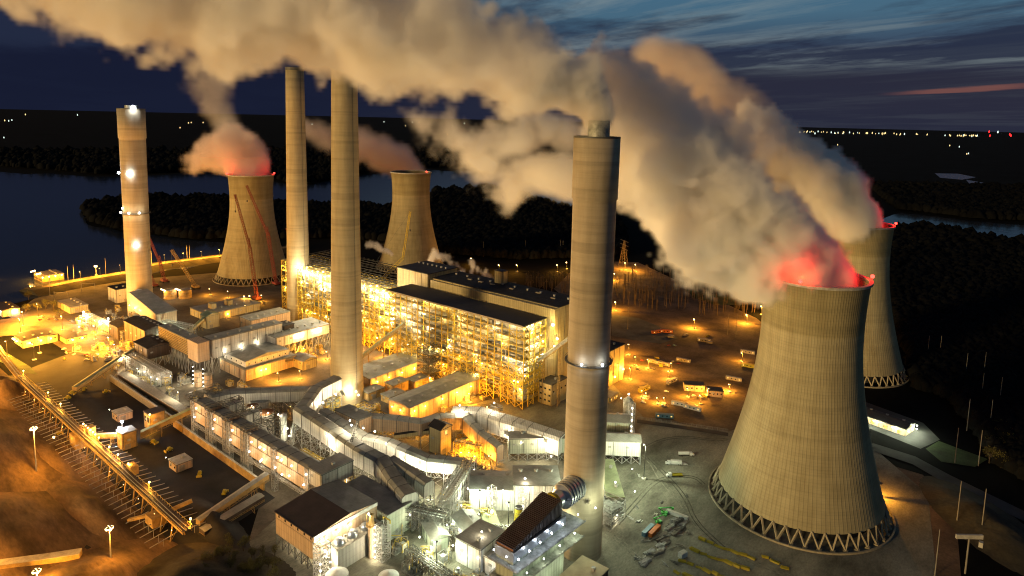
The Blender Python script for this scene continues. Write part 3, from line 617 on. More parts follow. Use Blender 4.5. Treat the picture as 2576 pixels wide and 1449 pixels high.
# ---------------------------------------------------------------- buildings
def rot(poly, c, a):
    ca, sa = math.cos(a), math.sin(a); return [((p[0] - c[0]) * ca - (p[1] - c[1]) * sa + c[0], (p[0] - c[0]) * sa + (p[1] - c[1]) * ca + c[1]) for p in poly]
def bldg(label, x0, x1, y0, y1, h, wall='siding', roof='roof', style='flat', rz=0.0, z0=0.0, rise=2.5, name='industrial_building', cat='building', windows=None, group=None, doors=True, vents=-1, wcol='glass', legs=False, legw=.5, ridge='x'):
    """walls, roof with overhang, doors, windows, roof vents; z0 > 0 stands on a braced steel frame"""
    cx, cy_ = (x0 + x1) / 2, (y0 + y1) / 2
    t = T(name, label, cat, (cx, cy_, 0), group=group); R = lambda pl: rot(pl, (cx, cy_), rz)
    rect = [(x0, y0), (x1, y0), (x1, y1), (x0, y1)]; w = MB()
    if style == 'flat':
        w.prism(R(rect), z0, h); w.build('wall', M[wall], t)
        r = MB(); r.prism(R([(x0 - .3, y0 - .3), (x1 + .3, y0 - .3), (x1 + .3, y1 + .3), (x0 - .3, y1 + .3)]), h + .01, h + .5); rr = r.build('roof', M[roof], t)
    else:
        if ridge == 'x': mids = [((x0, cy_), (x1, cy_))]; A_, B_ = (x0, cy_), (x1, cy_)
        else: A_, B_ = (cx, y0), (cx, y1)
        P_ = R(rect); Q = R([A_, B_]); v = [(*p, z0) for p in P_] + [(*p, h) for p in P_] + [(*q, h + rise) for q in Q]
        fs = [(3, 2, 1, 0), (0, 1, 5, 4), (1, 2, 6, 5), (2, 3, 7, 6), (3, 0, 4, 7)]
        if ridge == 'x': fs += [(4, 8, 7), (5, 6, 9)]; rf = [(0, 1, 5, 4), (3, 2, 5, 4)]
        else: fs += [(4, 5, 8), (7, 9, 6)]
        w.add(v, fs); w.build('wall', M[wall], t)
        e = .6; r = MB(); E_ = R([(x0 - e, y0 - e), (x1 + e, y0 - e), (x1 + e, y1 + e), (x0 - e, y1 + e)]); Q2 = R([(A_[0] - (e if ridge == 'x' else 0), A_[1] - (0 if ridge == 'x' else e)), (B_[0] + (e if ridge == 'x' else 0), B_[1] + (0 if ridge == 'x' else e))])
        z = h - .05
        vv = [(*p, z) for p in E_] + [(*q, h + rise + .1) for q in Q2]
        vv2 = [(p[0], p[1], p[2] + .35) for p in vv]
        tf = [(0, 1, 5, 4), (2, 3, 4, 5)] if ridge == 'x' else [(0, 3, 5, 4), (1, 2, 5, 4)]
        n = 6; r.add(vv + vv2, tf + [tuple(i + n for i in f) for f in tf] + [(0, 1, 7, 6), (1, 2, 8, 7), (2, 3, 9, 8), (3, 0, 6, 9)] + ([(0, 4, 10, 6), (4, 3, 9, 10), (1, 5, 11, 7), (5, 2, 8, 11)] if ridge == 'x' else [(0, 4, 10, 6), (4, 1, 7, 10), (3, 5, 11, 9), (5, 2, 8, 11)]))
        rr = r.build('roof', M[roof], t)
    if vents < 0: vents = min(7, int((x1 - x0) * (y1 - y0) / 190)) if h > 5 else 0
    if z0 == 0 or h - z0 > 6:
        dp = MB(); m_ = max(1, int((x1 - x0) / 9)); m2_ = max(1, int((y1 - y0) / 9))
        for i in range(m_ + 1): p_ = R([(x0 + .5 + (x1 - x0 - 1) * i / m_, y0 - .16)])[0]; dp.bar((*p_, z0), (*p_, h), .22)
        for i in range(m2_ + 1): p_ = R([(x1 + .16, y0 + .5 + (y1 - y0 - 1) * i / m2_)])[0]; dp.bar((*p_, z0), (*p_, h), .22)
        a_, b_, c_ = R([(x0 - .35, y0 - .35), (x1 + .35, y0 - .35), (x1 + .35, y1 + .35)]); dp.bar((*a_, h - .1), (*b_, h - .1), .3); dp.bar((*b_, h - .1), (*c_, h - .1), .3)
        dp.build('downpipe', M['steel_d'], t)
        lv = MB()
        for i in range(max(1, int((x1 - x0) / 13))): q0 = x0 + 3 + i * 13; lv.prism(R([(q0, y0 - .2), (q0 + 2.4, y0 - .2), (q0 + 2.4, y0), (q0, y0)]), z0 + (h - z0) * .55, z0 + (h - z0) * .55 + 1.5)
        for i in range(max(1, int((y1 - y0) / 13))): q0 = y0 + 3 + i * 13; lv.prism(R([(x1, q0), (x1 + .2, q0), (x1 + .2, q0 + 2.4), (x1, q0 + 2.4)]), z0 + (h - z0) * .5, z0 + (h - z0) * .5 + 1.5)
        lv.build('louvre', M['casing2'], t)
    for k in range(vents):
        u = (k + .5) / vents; px, py = (x0 + (x1 - x0) * u, cy_ + (y1 - y0) * .18) if x1 - x0 > y1 - y0 else (cx + (x1 - x0) * .18, y0 + (y1 - y0) * u)
        vb = MB(); c = R([(px, py)])[0]; zz = h + (rise * .5 if style != 'flat' else .5); vb.cbox((*c, zz), 1.6, 1.6, 1.4); vb.cbox((*c, zz + 1.4), 2.1, 2.1, .25); vb.build('vent', M['steel'], rr)
    if windows:
        # (face, count, z, width, height): face s = -y, e = +x
        for face, n, z, ww, wh in windows:
            for k in range(n):
                u = (k + .5) / n; q = MB()
                if face == 's': c = (x0 + (x1 - x0) * u, y0); pl = [(c[0] - ww / 2, y0 - .12), (c[0] + ww / 2, y0 - .12), (c[0] + ww / 2, y0 + .1), (c[0] - ww / 2, y0 + .1)]
                else: c = (x1, y0 + (y1 - y0) * u); pl = [(x1 - .1, c[1] - ww / 2), (x1 + .12, c[1] - ww / 2), (x1 + .12, c[1] + ww / 2), (x1 - .1, c[1] + ww / 2)]
                q.prism(R(pl), z, z + wh); q.build('window', GL['window'] if wcol == 'lit' else M['glass'], t)
    if doors and z0 == 0:
        q = MB(); ym = y0 + (y1 - y0) * .35; q.prism(R([(x1 - .1, ym - 2), (x1 + .14, ym - 2), (x1 + .14, ym + 2), (x1 - .1, ym + 2)]), 0, min(4.2, h * .7)); q.build('door', M['dull'], t)
    if legs or z0 > 2:
        q = MB(); nx, ny = max(1, round((x1 - x0) / 7)), max(1, round((y1 - y0) / 7))
        for i in range(nx + 1):
            for j in range(ny + 1):
                if i not in (0, nx) and j not in (0, ny): continue
                p = R([(x0 + (x1 - x0) * i / nx, y0 + (y1 - y0) * j / ny)])[0]; q.bar((*p, 0), (*p, z0), legw)
        for i in range(nx):
            for yy in (y0, y1):
                a, c = R([(x0 + (x1 - x0) * i / nx, yy), (x0 + (x1 - x0) * (i + 1) / nx, yy)]); q.bar((*a, 0), (*c, z0), legw * .6); q.bar((*c, 0), (*a, z0), legw * .6)
        for j in range(ny):
            for xx in (x0, x1):
                a, c = R([(xx, y0 + (y1 - y0) * j / ny), (xx, y0 + (y1 - y0) * (j + 1) / ny)]); q.bar((*a, 0), (*c, z0), legw * .6)
        q.build('frame', M['steel'], t)
    return t
def frame_house(label, x0, x1, y0, y1, z1, roof, lampn, power, kinds, casing=True, zc=30, seed=1, bay=8.4, fh=6.4, steel='steel_y', cover=1.0):
    """open steel boiler house: columns, floor slabs, X bracing, pipes and ducts round the boiler casings"""
    rnd = random.Random(seed); t = T('boiler_house', label, 'boiler house', ((x0 + x1) / 2, (y0 + y1) / 2, 0), group='open steel boiler houses')
    nx = round((x1 - x0) / bay); ny = max(2, round((y1 - y0) / bay)); nz = round(z1 / fh)
    X = [x0 + (x1 - x0) * i / nx for i in range(nx + 1)]; Y = [y0 + (y1 - y0) * j / ny for j in range(ny + 1)]; Z = [z1 * k / nz for k in range(nz + 1)]
    b = MB()
    for x in X:
        for y in Y: b.bar((x, y, 0), (x, y, z1), .7)
    for z in Z[1:]:
        for y in Y: b.bar((x0, y, z), (x1, y, z), .4)
        for x in X: b.bar((x, y0, z), (x, y1, z), .4)
    b.build('frame', M[steel], t)
    br = MB()
    for k in range(nz):
        for i in range(nx):
            if rnd.random() < (.8 if Z[k] < 34 else .22): br.bar((X[i], y0, Z[k]), (X[i + 1], y0, Z[k + 1]), .4); br.bar((X[i + 1], y0, Z[k]), (X[i], y0, Z[k + 1]), .4)
        for j in range(ny):
            for xx in (x0, x1):
                if rnd.random() < .75: br.bar((xx, Y[j], Z[k]), (xx, Y[j + 1], Z[k + 1]), .4); br.bar((xx, Y[j + 1], Z[k]), (xx, Y[j], Z[k + 1]), .4)
    br.build('bracing', M[steel], t)
    for k, z in enumerate(Z[1:-1]):
        f = MB()
        if z < 22 and k % 2: continue
        f.box(x0 + .5, x1 - .5, y0 + .6, y0 + 4.2, z, z + .25); f.box(x1 - 4.4, x1 - .5, y0 + 4.2, y1 - .6, z, z + .25)
        for i in range(nx):
            if rnd.random() < .45: f.box(X[i] + .5, X[i + 1] - .3, y0 + 4.2, y0 + 9, z, z + .25)
        f.build('floor_grating', M['casing2'], t)
        h = MB()
        for zz in (.6, 1.15): h.bar((x0, y0 + .5, z + zz), (x1, y0 + .5, z + zz), .1); h.bar((x1 - .4, y0, z + zz), (x1 - .4, y1, z + zz), .1)
        for i in range(nx * 3): h.bar((x0 + (x1 - x0) * i / (nx * 3), y0 + .5, z), (x0 + (x1 - x0) * i / (nx * 3), y0 + .5, z + 1.2), .1)
        h.build('railing', M['steel_y'], t)
    if casing:
        nb = max(2, round((x1 - x0) / 42))
        for i in range(nb):
            xa = x0 + (x1 - x0) * (i + .06) / nb; xb = x0 + (x1 - x0) * (i + .9) / nb; c = MB()
            c.box(xa, xb, y0 + 6.0, y1 - 3, zc, z1 - 2)
            for z in Z:
                if zc < z < z1 - 3: c.box(xa - .4, xb + .4, y0 + 6.1, y1 - 2.6, z - .5, z + .1)
            for q in range(int((xb - xa) / 4)): c.box(xa + 1 + q * 4, xa + 1.4 + q * 4, y0 + 6.0, y0 + 6.5, zc, z1 - 2.2)
            c.add([(xa, y0 + 6.5, zc), (xb, y0 + 6.5, zc), (xb, y1 - 3, zc), (xa, y1 - 3, zc), (xa + 8, y0 + 13, zc - 9), (xb - 8, y0 + 13, zc - 9), (xb - 8, y1 - 9, zc - 9), (xa + 8, y1 - 9, zc - 9)], [(0, 1, 5, 4), (1, 2, 6, 5), (2, 3, 7, 6), (3, 0, 4, 7), (4, 5, 6, 7)])
            c.build('boiler_casing', M['casing'], t)
    for q in range(26):
        p = MB(); x = rnd.uniform(x0 + 2, x1 - 4); z = rnd.uniform(12, z1 - 8); r = rnd.uniform(.5, 1.5); L = rnd.uniform(8, 26); y = y0 + rnd.uniform(1.5, 6)
        p.tube((x, y, z), (min(x1, x + L), y, z), r, n=8); p.tube((x, y, z), (x, y, max(2, z - rnd.uniform(5, 20))), r, n=8); p.build('pipe', M['casing2' if q % 3 else 'metal'], t, smooth=True)
    for q in range(14):
        p = MB(); x = rnd.uniform(x0 + 2, x1 - 8); z = rnd.choice(Z[2:-1]) + .26; y = y0 + rnd.uniform(1, 3); p.box(x, x + rnd.uniform(2, 6), y, y + 3, z, z + rnd.uniform(1.5, 4)); p.build('machinery', M['pale' if q % 2 else 'siding_y'], t)
    for q in range(20):
        p = MB(); x = rnd.uniform(x0 + 3, x1 - 10); w = rnd.uniform(4, 8); p.box(x, x + w, y0 + 4, y0 + 10, 4, rnd.uniform(10, 26)); p.build('hopper', M['ochre' if q % 2 else 'casing'], t)
    if roof:
        r = MB(); r.prism([(x0 - 2, y0 - 3), (x1 + 1, y0 - 3), (x1 + 1, y1 + .5), (x0 - 2, y1 + .5)], z1 + .4, z1 + 1.4); rr = r.build('roof', M[roof], t)
        g = MB(); g.box(x0 - 2.2, x1 + 1.2, y0 - 3.3, y0 - 3, z1 + .2, z1 + 1.7); g.build('gutter', M['dull'], rr)
    n = 0
    while n < lampn:
        z = rnd.choice(Z[2:] + Z[5:]) - 1.3; kind, pw = rnd.choice(kinds)
        if z < 34 and kind == 'white': kind, pw = 'gold', .7
        if z > z1 - 1 or rnd.random() > cover and z > 30: z = rnd.choice(Z[2:-2]) - 1.3
        if rnd.random() < .76: p = (rnd.uniform(x0, x1), y0 + rnd.uniform(-.8, 5.5), z); off = (0, -1.0, -.7)
        else: p = (x1 + rnd.uniform(-4.5, .8), rnd.uniform(y0, y1), z); off = (.8, 0, -.9)
        lamp(t, p, kind, power * pw * rnd.uniform(.5, 1.5), rnd.choice((.42, .5, .7)), off); n += 1
    return t
W_ = [('white', 1.1), ('gold', 1), ('white', 1.0), ('gold', .7)]
BH1 = frame_house('long boiler house under a flat dark roof, its open yellow steel front full of lamps', -510, -337, 440, 471, 74, 'roof_d', 88, 1500, W_, seed=3)
BH2 = frame_house('roofless glaring boiler house between the nearer tall chimney and the flat roofed one', -690, -524, 452, 492, 66, None, 70, 3400, [('white', 2.2), ('white', 1.8), ('gold', 1.2)], seed=5, zc=36)
BH3 = frame_house('boiler house under a bare roof lattice, seen between the two tall chimneys', -746, -700, 466, 512, 66, None, 22, 3000, [('white', 1), ('gold', 1)], seed=8, zc=38)
b = MB()
for i in range(24): b.bar((-746 + i * 9, 466, 67), (-746 + i * 9, 540, 69), .5)
for i in range(9): b.bar((-746, 466 + i * 9.2, 67.5), (-540, 466 + i * 9.2, 67.5), .6)
b.build('roof_lattice', M['steel_d'], BH3)
for k_ in range(16): lamp(BH2, (-690 + k_ * 10.5, 451, 68 + (k_ % 3) * 1.5), 'white', 7000, .7, (0, -2, -.6))
for x in range(-524, -480, 8): lamp(BH2, (x, 452, 60 + (x % 3) * 3), 'white', 9000, 1.0, (0, -1.5, 0))
TH = bldg('long turbine hall with a black tar roof behind the dark roofed boiler house', -489, -330, 480, 520, 84, 'siding_y', 'tar', vents=10, name='turbine_hall')
b = MB(); b.box(-489, -410, 476.5, 480, 60, 82.5); b.box(-409, -330, 474.5, 479.9, 60, 83.2); b.build('parapet', M['siding_y'], TH)
for x in (-455, -440, -425, -400, -372, -350):
    b = MB(); b.cbox((x, 500 + (x % 5) * 2, 84.5), 5, 2.2, .9); b.build('skylight', M['dull'], TH)
AB = bldg('tall ochre block left of the black tar roof', -540, -492, 476, 520, 88, 'siding_y', 'roof_d', name='plant_block')
bldg('small square tower on the black tar roof of the turbine hall', -430, -419, 509, 517, 97, 'siding_y', 'roof_d', z0=0, name='roof_tower', doors=False)
lamp(TH, (-330, 472, 70), 'gold', 6000, 1.3, (2, -2, 0)); lamp(TH, (-329, 478, 56), 'gold', 5000, 1.0, (2, -2, 0)); lamp(TH, (-329, 474, 50), 'gold', 3500, .9, (2, -2, 0))
bldg('pale tower block with small square windows beside the thick stack', -336, -322, 462, 486, 19.5, 'siding_y', 'roof_d', windows=[('s', 3, 14, 2, 1.6), ('s', 3, 8.5, 2, 1.6), ('s', 3, 3.5, 2, 1.6), ('e', 4, 12, 1.8, 1.4)], name='office_building')
OB = bldg('tall orange lit block seen just right of the thick stack', -345, -307, 532, 562, 35, 'siding_y', 'tar', name='plant_block', vents=3)
for p in ((-304, 556, 12), (-304, 540, 9), (-318, 530, 12)): lamp(OB, p, 'sodium', 5000, .9, (2, -1, -1))
bldg('low shed with two small windows right of the thick stack', -300, -287, 503, 517, 5, 'siding_y', 'roof_l', windows=[('e', 3, 2, 2, 1.2)], wcol='lit', name='shed', cat='shed')
# sheds between chimney and boiler house
S1_ = bldg('long grey roofed shed nearest the thick stack, lit orange along its eaves', -414, -388, 356, 455, 14, 'siding_o', 'roof_l', 'gable', ridge='y', rise=1.6, name='coal_shed', cat='shed')
for y in (360, 372, 392, 410, 428, 446): lamp(S1_, (-386.5, y, 11), 'sodium', 3800, .55, (1.2, 0, -.8))
for x in (-408, -398): lamp(S1_, (x, 354.5, 10), 'sodium', 3000, .55, (0, -1.2, -.8))
S2_ = bldg('grey roofed shed just right of the nearer tall chimney', -497, -464, 377, 447, 12, 'siding_o', 'roof_l', 'gable', ridge='y', rise=1.5, name='coal_shed', cat='shed')
for y in (384, 398, 414, 430): lamp(S2_, (-462, y, 8), 'sodium', 4500, .6, (1.2, 0, -.8))
for x, y, h in ((-448, 395, 9), (-442, 415, 8), (-455, 372, 7), (-436, 380, 6)):
    u = bldg('low tan wall block in the orange yard between the two long sheds', x - 6, x + 6, y - 9, y + 9, h, 'ochre', 'roof', name='plant_block', group='tan blocks between the sheds')
# steel tower
t = T('steel_tower', 'dark lattice tower rising between the two long sheds', 'tower', (-446, 434, 0)); b = MB()
b.truss(-455, -438, 427, 442, 0, 31, 4.4, .35); b.truss(-450, -443, 430, 439, 0, 34, 4.4, .3); b.build('frame', M['steel_d'], t)
for z in (9, 18, 27):
    b = MB(); b.box(-454.5, -438.5, 427.5, 441.5, z, z + .3); b.build('floor_grating', M['casing2'], t)
for p in ((-437, 426, 6), (-458, 426, 9), (-437, 444, 14)): lamp(t, p, 'sodium', 5000, .7)
# conveyors
def conveyor(label, p, q, w=4.0, h=3.2, wall='siding_y', roof='roof_l', trestle=18, group=None, name='conveyor', lat='rust'):
    p, q = Vector(p), Vector(q); t = T(name, label, 'conveyor', (p.x, p.y, 0), group=group); d = q - p; a = Vector((-d.y, d.x, 0)).normalized() * w / 2; up = Vector((0, 0, h))
    b = MB(); b.add([p - a, p + a, q + a, q - a, p - a + up, p + a + up, q + a + up, q - a + up], [(3, 2, 1, 0), (0, 1, 5, 4), (1, 2, 6, 5), (2, 3, 7, 6), (3, 0, 4, 7)]); b.build('gallery', M[wall], t)
    r = MB(); e = a * 1.12; r.add([p - e + up, p + e + up, q + e + up, q - e + up, p + up * 1.25, q + up * 1.25], [(0, 4, 5, 3), (1, 2, 5, 4), (0, 1, 4), (3, 5, 2)]); r.build('roof', M[roof], t)
    n = int(d.length / trestle)
    for k in range(1, n + 1):
        c = p + d * (k / (n + .5))
        if c.z < 3: continue
        g = MB(); s = a * 1.15
        for sg in (-1, 1): g.bar((c.x + s.x * sg * 1.3, c.y + s.y * sg * 1.3, 0), (c.x + s.x * sg, c.y + s.y * sg, c.z), .35)
        m = max(1, int(c.z / 5))
        for j in range(m):
            z0, z1 = c.z * j / m, c.z * (j + 1) / m
            g.bar((c.x + s.x, c.y + s.y, z0), (c.x - s.x, c.y - s.y, z1), .22); g.bar((c.x - s.x, c.y - s.y, z0), (c.x + s.x, c.y + s.y, z1), .22)
        g.build('trestle', M[lat], t)
    g = MB(); g.bridge(p - up * .45, q - up * .45, w, h * .45, 4, .2); g.build('girder', M[lat], t)
    return t
conveyor('long dark conveyor climbing from the yard to the boiler house next to the thick stack', (-374, 452, 3), (-312, 470, 60), 4, 3.2, 'casing2', 'roof_l')
conveyor('ochre conveyor climbing to the lamp filled boiler house behind the nearer chimney', (-514, 398, 8), (-486, 438, 44), 4, 3, 'siding_y', 'roof_g')
conveyor('ochre conveyor running up from the coal yard to the twin storey duct', (-524, 204, 2), (-508, 236, 15), 4.5, 3.5, 'ochre', 'roof_g')
conveyor('low ochre conveyor beyond the coal yard, nearest the far wall', (-655, 202, 2), (-686, 252, 9), 4.5, 3.2, 'ochre', 'roof_g')
conveyor('second low ochre conveyor continuing toward the brown sheds', (-688, 256, 9), (-712, 296, 14), 4.5, 3.2, 'ochre', 'roof_g')
conveyor('conveyor with orange glow along its side at the near end of the coal yard', (-381, 178, 2), (-384, 226, 11), 4.5, 3.2, 'ochre', 'roof')
conveyor('pair of belts under a grey roof left of the retaining wall end', (-372, 176, 1), (-374, 216, 5), 6, 2.5, 'siding_b', 'roof')
conveyor('small ochre conveyor leading up to the gabled ochre hut', (-722, 330, 4), (-748, 366, 11), 3.6, 2.8, 'siding_y', 'roof_g')
conveyor('yellow walled conveyor leading to the narrow yellow tower', (-368, 322, 8), (-346, 340, 13), 3.6, 2.8, 'siding_y', 'tar')
conveyor('grey belt running from the pitched roof house to the small yellow hut', (-588, 322, 4), (-566, 364, 8), 3.2, 2.4, 'siding_b', 'roof')
conveyor('ochre ramp behind the narrow yellow tower', (-333, 352, 3), (-318, 366, 10), 3.4, 2.6, 'siding_y', 'roof_g')
YT = bldg('narrow yellow tower with a dark gable roof and an orange lit window', -345, -333, 336, 348, 20, 'siding_y', 'tar', 'gable', rise=3, windows=[('e', 1, 15, 2.2, 3)], wcol='lit', name='transfer_tower')
bldg('low dark roofed yellow cabin next to the lattice pipe rack', -300, -289, 322, 333, 9, 'siding_y', 'tar', 'gable', name='cabin', cat='hut')
# ---------------------------------------------------------------- flue gas ducts
def duct(label, pts, w, name='gas_duct', wall='siding', roof='roof', hgt=11, legs=True, ch=1.6, group=None, step=14, lmat='steel'):
    """pts: (x, y, z of the top). Mitred box duct with bevelled top edges on lattice legs"""
    pts = [Vector(p) for p in pts]; n = len(pts); t = T(name, label, 'duct', (pts[0].x, pts[0].y, 0), group=group)
    L = []
    for i in range(n):
        d1 = (pts[i] - pts[i - 1]) if i else (pts[1] - pts[0]); d2 = (pts[i + 1] - pts[i]) if i < n - 1 else d1
        d1 = Vector((d1.x, d1.y, 0)).normalized(); d2 = Vector((d2.x, d2.y, 0)).normalized(); m = (d1 + d2).normalized(); k = 1 / max(.5, m.dot(d1)); L.append(Vector((-m.y, m.x, 0)) * k)
    def ring(i, prof): return [(pts[i] + L[i] * u + Vector((0, 0, z))) for u, z in prof]
    h = w / 2; wp = [(-h, -ch), (-h, -hgt), (h, -hgt), (h, -ch)]
    b = MB(); vs = sum([ring(i, wp) for i in range(n)], []); fs = [(i * 4 + a, i * 4 + a + 1, (i + 1) * 4 + a + 1, (i + 1) * 4 + a) for i in range(n - 1) for a in range(3)] + [(0, 1, 2, 3), ((n - 1) * 4 + 3, (n - 1) * 4 + 2, (n - 1) * 4 + 1, (n - 1) * 4)]
    b.add(vs, fs)
    for i in (0, n - 1):
        r_ = ring(i, [(-h, -ch), (-h * .62, 0), (h * .62, 0), (h, -ch)]); b.add(r_, [(0, 1, 2, 3)])
    b.build('casing', M[wall], t)
    r = MB(); rp = [(-h * 1.01, -ch), (-h * .62, .02), (h * .62, .02), (h * 1.01, -ch)]
    vs = sum([ring(i, rp) for i in range(n)], []); r.add(vs, [(i * 4 + a, i * 4 + a + 1, (i + 1) * 4 + a + 1, (i + 1) * 4 + a) for i in range(n - 1) for a in range(3)]); r.build('roof', M[roof], t)
    s = MB()
    for i in range(n - 1):
        m = max(1, round((pts[i + 1] - pts[i]).length / 12))
        for k in range(m + (i == n - 2)):
            c = pts[i].lerp(pts[i + 1], k / m); l = L[i].lerp(L[i + 1], k / m)
            q = [c + l * u * 1.02 + Vector((0, 0, z)) for u, z in ((-h, -hgt), (-h, -ch), (-h * .62, .1), (h * .62, .1), (h, -ch), (h, -hgt))]
            for a_, b_ in zip(q, q[1:]): s.bar(a_, b_, .28)
    s.build('stiffener', M['steel_d'], t)
    if legs:
        g = MB()
        for i in range(n - 1):
            m = max(1, round((pts[i + 1] - pts[i]).length / step))
            for k in range(m + (i == n - 2)):
                c = pts[i].lerp(pts[i + 1], k / m); l = L[i].lerp(L[i + 1], k / m) * h; z = c.z - hgt
                for sg in (-1, 1): g.bar((c.x + l.x * sg, c.y + l.y * sg, 0), (c.x + l.x * sg, c.y + l.y * sg, z), .42)
                mm = max(1, round(z / 6))
                for j in range(mm):
                    z0, z1 = z * j / mm, z * (j + 1) / mm
                    g.bar((c.x - l.x, c.y - l.y, z0), (c.x + l.x, c.y + l.y, z1), .24); g.bar((c.x + l.x, c.y + l.y, z0), (c.x - l.x, c.y - l.y, z1), .24); g.bar((c.x - l.x, c.y - l.y, z1), (c.x + l.x, c.y + l.y, z1), .26)
            for sg in (-1, 1):
                for k in range(m):
                    a_ = pts[i].lerp(pts[i + 1], k / m) + L[i] * h * sg; b_ = pts[i].lerp(pts[i + 1], (k + 1) / m) + L[i + 1] * h * sg
                    z = min(a_.z, b_.z) - hgt; g.bar((a_.x, a_.y, z - 3.2), (b_.x, b_.y, z - 3.2), .22)
                    for j in range(3):
                        u0 = a_.lerp(b_, j / 3); u1 = a_.lerp(b_, (j + 1) / 3); mid = a_.lerp(b_, (j + .5) / 3); g.bar((u0.x, u0.y, z), (mid.x, mid.y, z - 3.2), .18); g.bar((mid.x, mid.y, z - 3.2), (u1.x, u1.y, z), .18)
                    if z > 9:
                        g.bar((a_.x, a_.y, 0), (b_.x, b_.y, z - 3.2), .2); g.bar((b_.x, b_.y, 0), (a_.x, a_.y, z - 3.2), .2)
        g.build('trestle', M[lmat], t)
    return t
# twin storey duct along the coal yard
for k, (xa, xb) in enumerate(((-494, -472), (-466, -447), (-441, -422), (-416, -345))):
    z = 30 - k * .3
    t = duct(('first', 'second', 'third', 'last')[k] + ' bay of the twin storey duct by the coal yard, counted from the ochre conveyor', [(xa, 237, z), (xb, 237, z)], 11, 'gas_duct', 'siding_o', 'roof', 7.2, False, .8, 'bays of the twin storey duct')
    b = MB(); b.box(xa, xb, 231.6, 242.4, z - 16, z - 8); b.build('lower_casing', M['siding_o'], t)
    b = MB()
    for x in ([xa, xb] if k < 3 else [xa, (xa + xb) / 2 - 3, xb]):
        b.truss(x - 1.8, x + 1.8, 229.8, 232.6, 0, z + .5, 3.6, .26); b.truss(x - 1.8, x + 1.8, 241.5, 244, 0, z + .5, 3.6, .26)
    b.bridge((xa, 230, z - 18.5), (xb, 230, z - 18.5), 1.2, 2, 3, .2); b.build('trestle', M['steel'], t)
    for j in range(max(1, int((xb - xa) / 14))):
        x = xa + 7 + j * 16
        lamp(t, (x, 229.6, z - 3.2), 'white', 520, .62, (0, -1.9, -.4)); lamp(t, (x - 3, 229.6, z - 11.2), 'white', 420, .58, (0, -1.9, -.4))
for i, x in enumerate((-500, -469, -444, -419)):
    t = T('truss_cap', ('first', 'second', 'third', 'fourth')[i] + ' dark lattice cap across the twin storey duct, counted from the ochre conveyor', 'truss', (x, 237, 0), group='lattice caps on the duct'); b = MB(); b.truss(x - 4.2, x + 3.2, 229.5, 256, 30.2, 32.6, 3, .3)
    for k in range(7): b.bar((x - 4, 230 + k * 3.7, 32.6), (x + 3, 233.7 + k * 3.7, 32.6), .25)
    b.truss(x - 4.2, x + 3.2, 250, 256, 0, 30.2, 6, .35); b.build('frame', M['steel_d'], t)
    if i == 1 or i == 2:
        b = MB(); b.box(x - 3.5, x + 2.5, 244, 255, 18, 30); b.build('casing', M['siding'], t)
EB = bldg('block end of the twin storey duct, next to the big dark roofed building', -345, -331, 231, 255, 30, 'siding', 'roof', z0=20, name='plant_block', cat='plant block')
for x in (-398, -372): lamp(EB, (x, 229.5, 26), 'white', 600, .7, (0, -1.8, -.4)); lamp(EB, (x, 229.5, 16), 'white', 500, .65, (0, -1.6, -.4))
duct('upper duct branch going back from the first lattice cap toward the large silo', [(-500, 244, 29), (-498, 262, 28), (-470, 300, 26), (-452, 322, 25)], 10, wall='siding', roof='roof', hgt=10)
duct('long upper duct running beside the white silos down to two block ends', [(-455, 334, 30), (-450, 310, 30), (-426, 280, 30), (-388, 276, 30), (-346, 272, 29), (-325, 274, 27), (-305, 268, 23), (-285, 262, 22)], 11, wall='siding', roof='roof', hgt=12)
duct('short fork beside the two block ends of the long duct', [(-322, 279, 26), (-305, 280, 24), (-286, 279, 22)], 8.5, wall='siding', roof='roof', hgt=9)
duct('bright white bent duct with lamps shining up its side', [(-420, 296, 24), (-362, 290, 24), (-345, 298, 23), (-326, 299, 23), (-312, 304, 20), (-292, 316, 20)], 9, wall='siding_w', roof='roof_l', hgt=9)
bldg('tan box duct at the foot of the nearer tall chimney', -412, -384, 301, 314, 24, 'siding_o', 'roof', z0=11, name='plant_block', cat='plant block')
duct('zigzag duct with its orange lit side behind the narrow yellow tower', [(-392, 318, 21), (-372, 330, 21), (-354, 336, 22), (-350, 352, 22), (-334, 368, 22)], 8, wall='siding_o', roof='roof_l', hgt=11, group=None)
duct('wide white duct crossing toward the thick stack', [(-350, 366, 22), (-332, 378, 23), (-300, 384, 22), (-262, 392, 19)], 15, wall='siding_w', roof='siding_w', hgt=13)
duct('slanting duct with one orange lit wall in front of the wide white duct', [(-331, 362, 23), (-312, 358, 19), (-292, 356, 15)], 7, wall='siding_o', roof='roof_l', hgt=12)
bldg('pale green box on legs left of the thick stack', -300, -258, 377, 388, 17, 'siding_g', 'roof_l', rz=math.radians(43), z0=5.5, name='plant_block', cat='plant block')
bldg('sloping roofed pale block just behind the thick stack', -255, -215, 411, 425, 17, 'siding_w', 'roof_l', 'gable', rz=math.radians(36), z0=6, name='plant_block', cat='plant block')
bldg('large pale green gabled block behind the thick stack, lower part hidden', -268, -235, 430, 446, 20, 'siding_g', 'roof', 'gable', rz=math.radians(36), name='plant_block', cat='plant block')
GR = bldg('long narrow green roofed hall right of the thick stack foot', -236, -188, 371, 382, 11, 'siding_g', 'roof_g', rz=math.radians(-51), name='hall', cat='hall')
t = T('open_stair', 'brightly lit open stair frame at the end of the green roofed hall', 'stair frame', (-197, 352, 0)); b = MB()
b.truss(-208, -190, 341, 358, 0, 12, 3.2, .25); b.truss(-204, -194, 345, 354, 0, 12, 3.2, .25); b.build('frame', M['steel'], t)
b = MB(); [b.box(-207, -191, 342, 357, z, z + .2) for z in (3.2, 6.4, 9.6)]; b.build('floor_grating', M['casing2'], t)
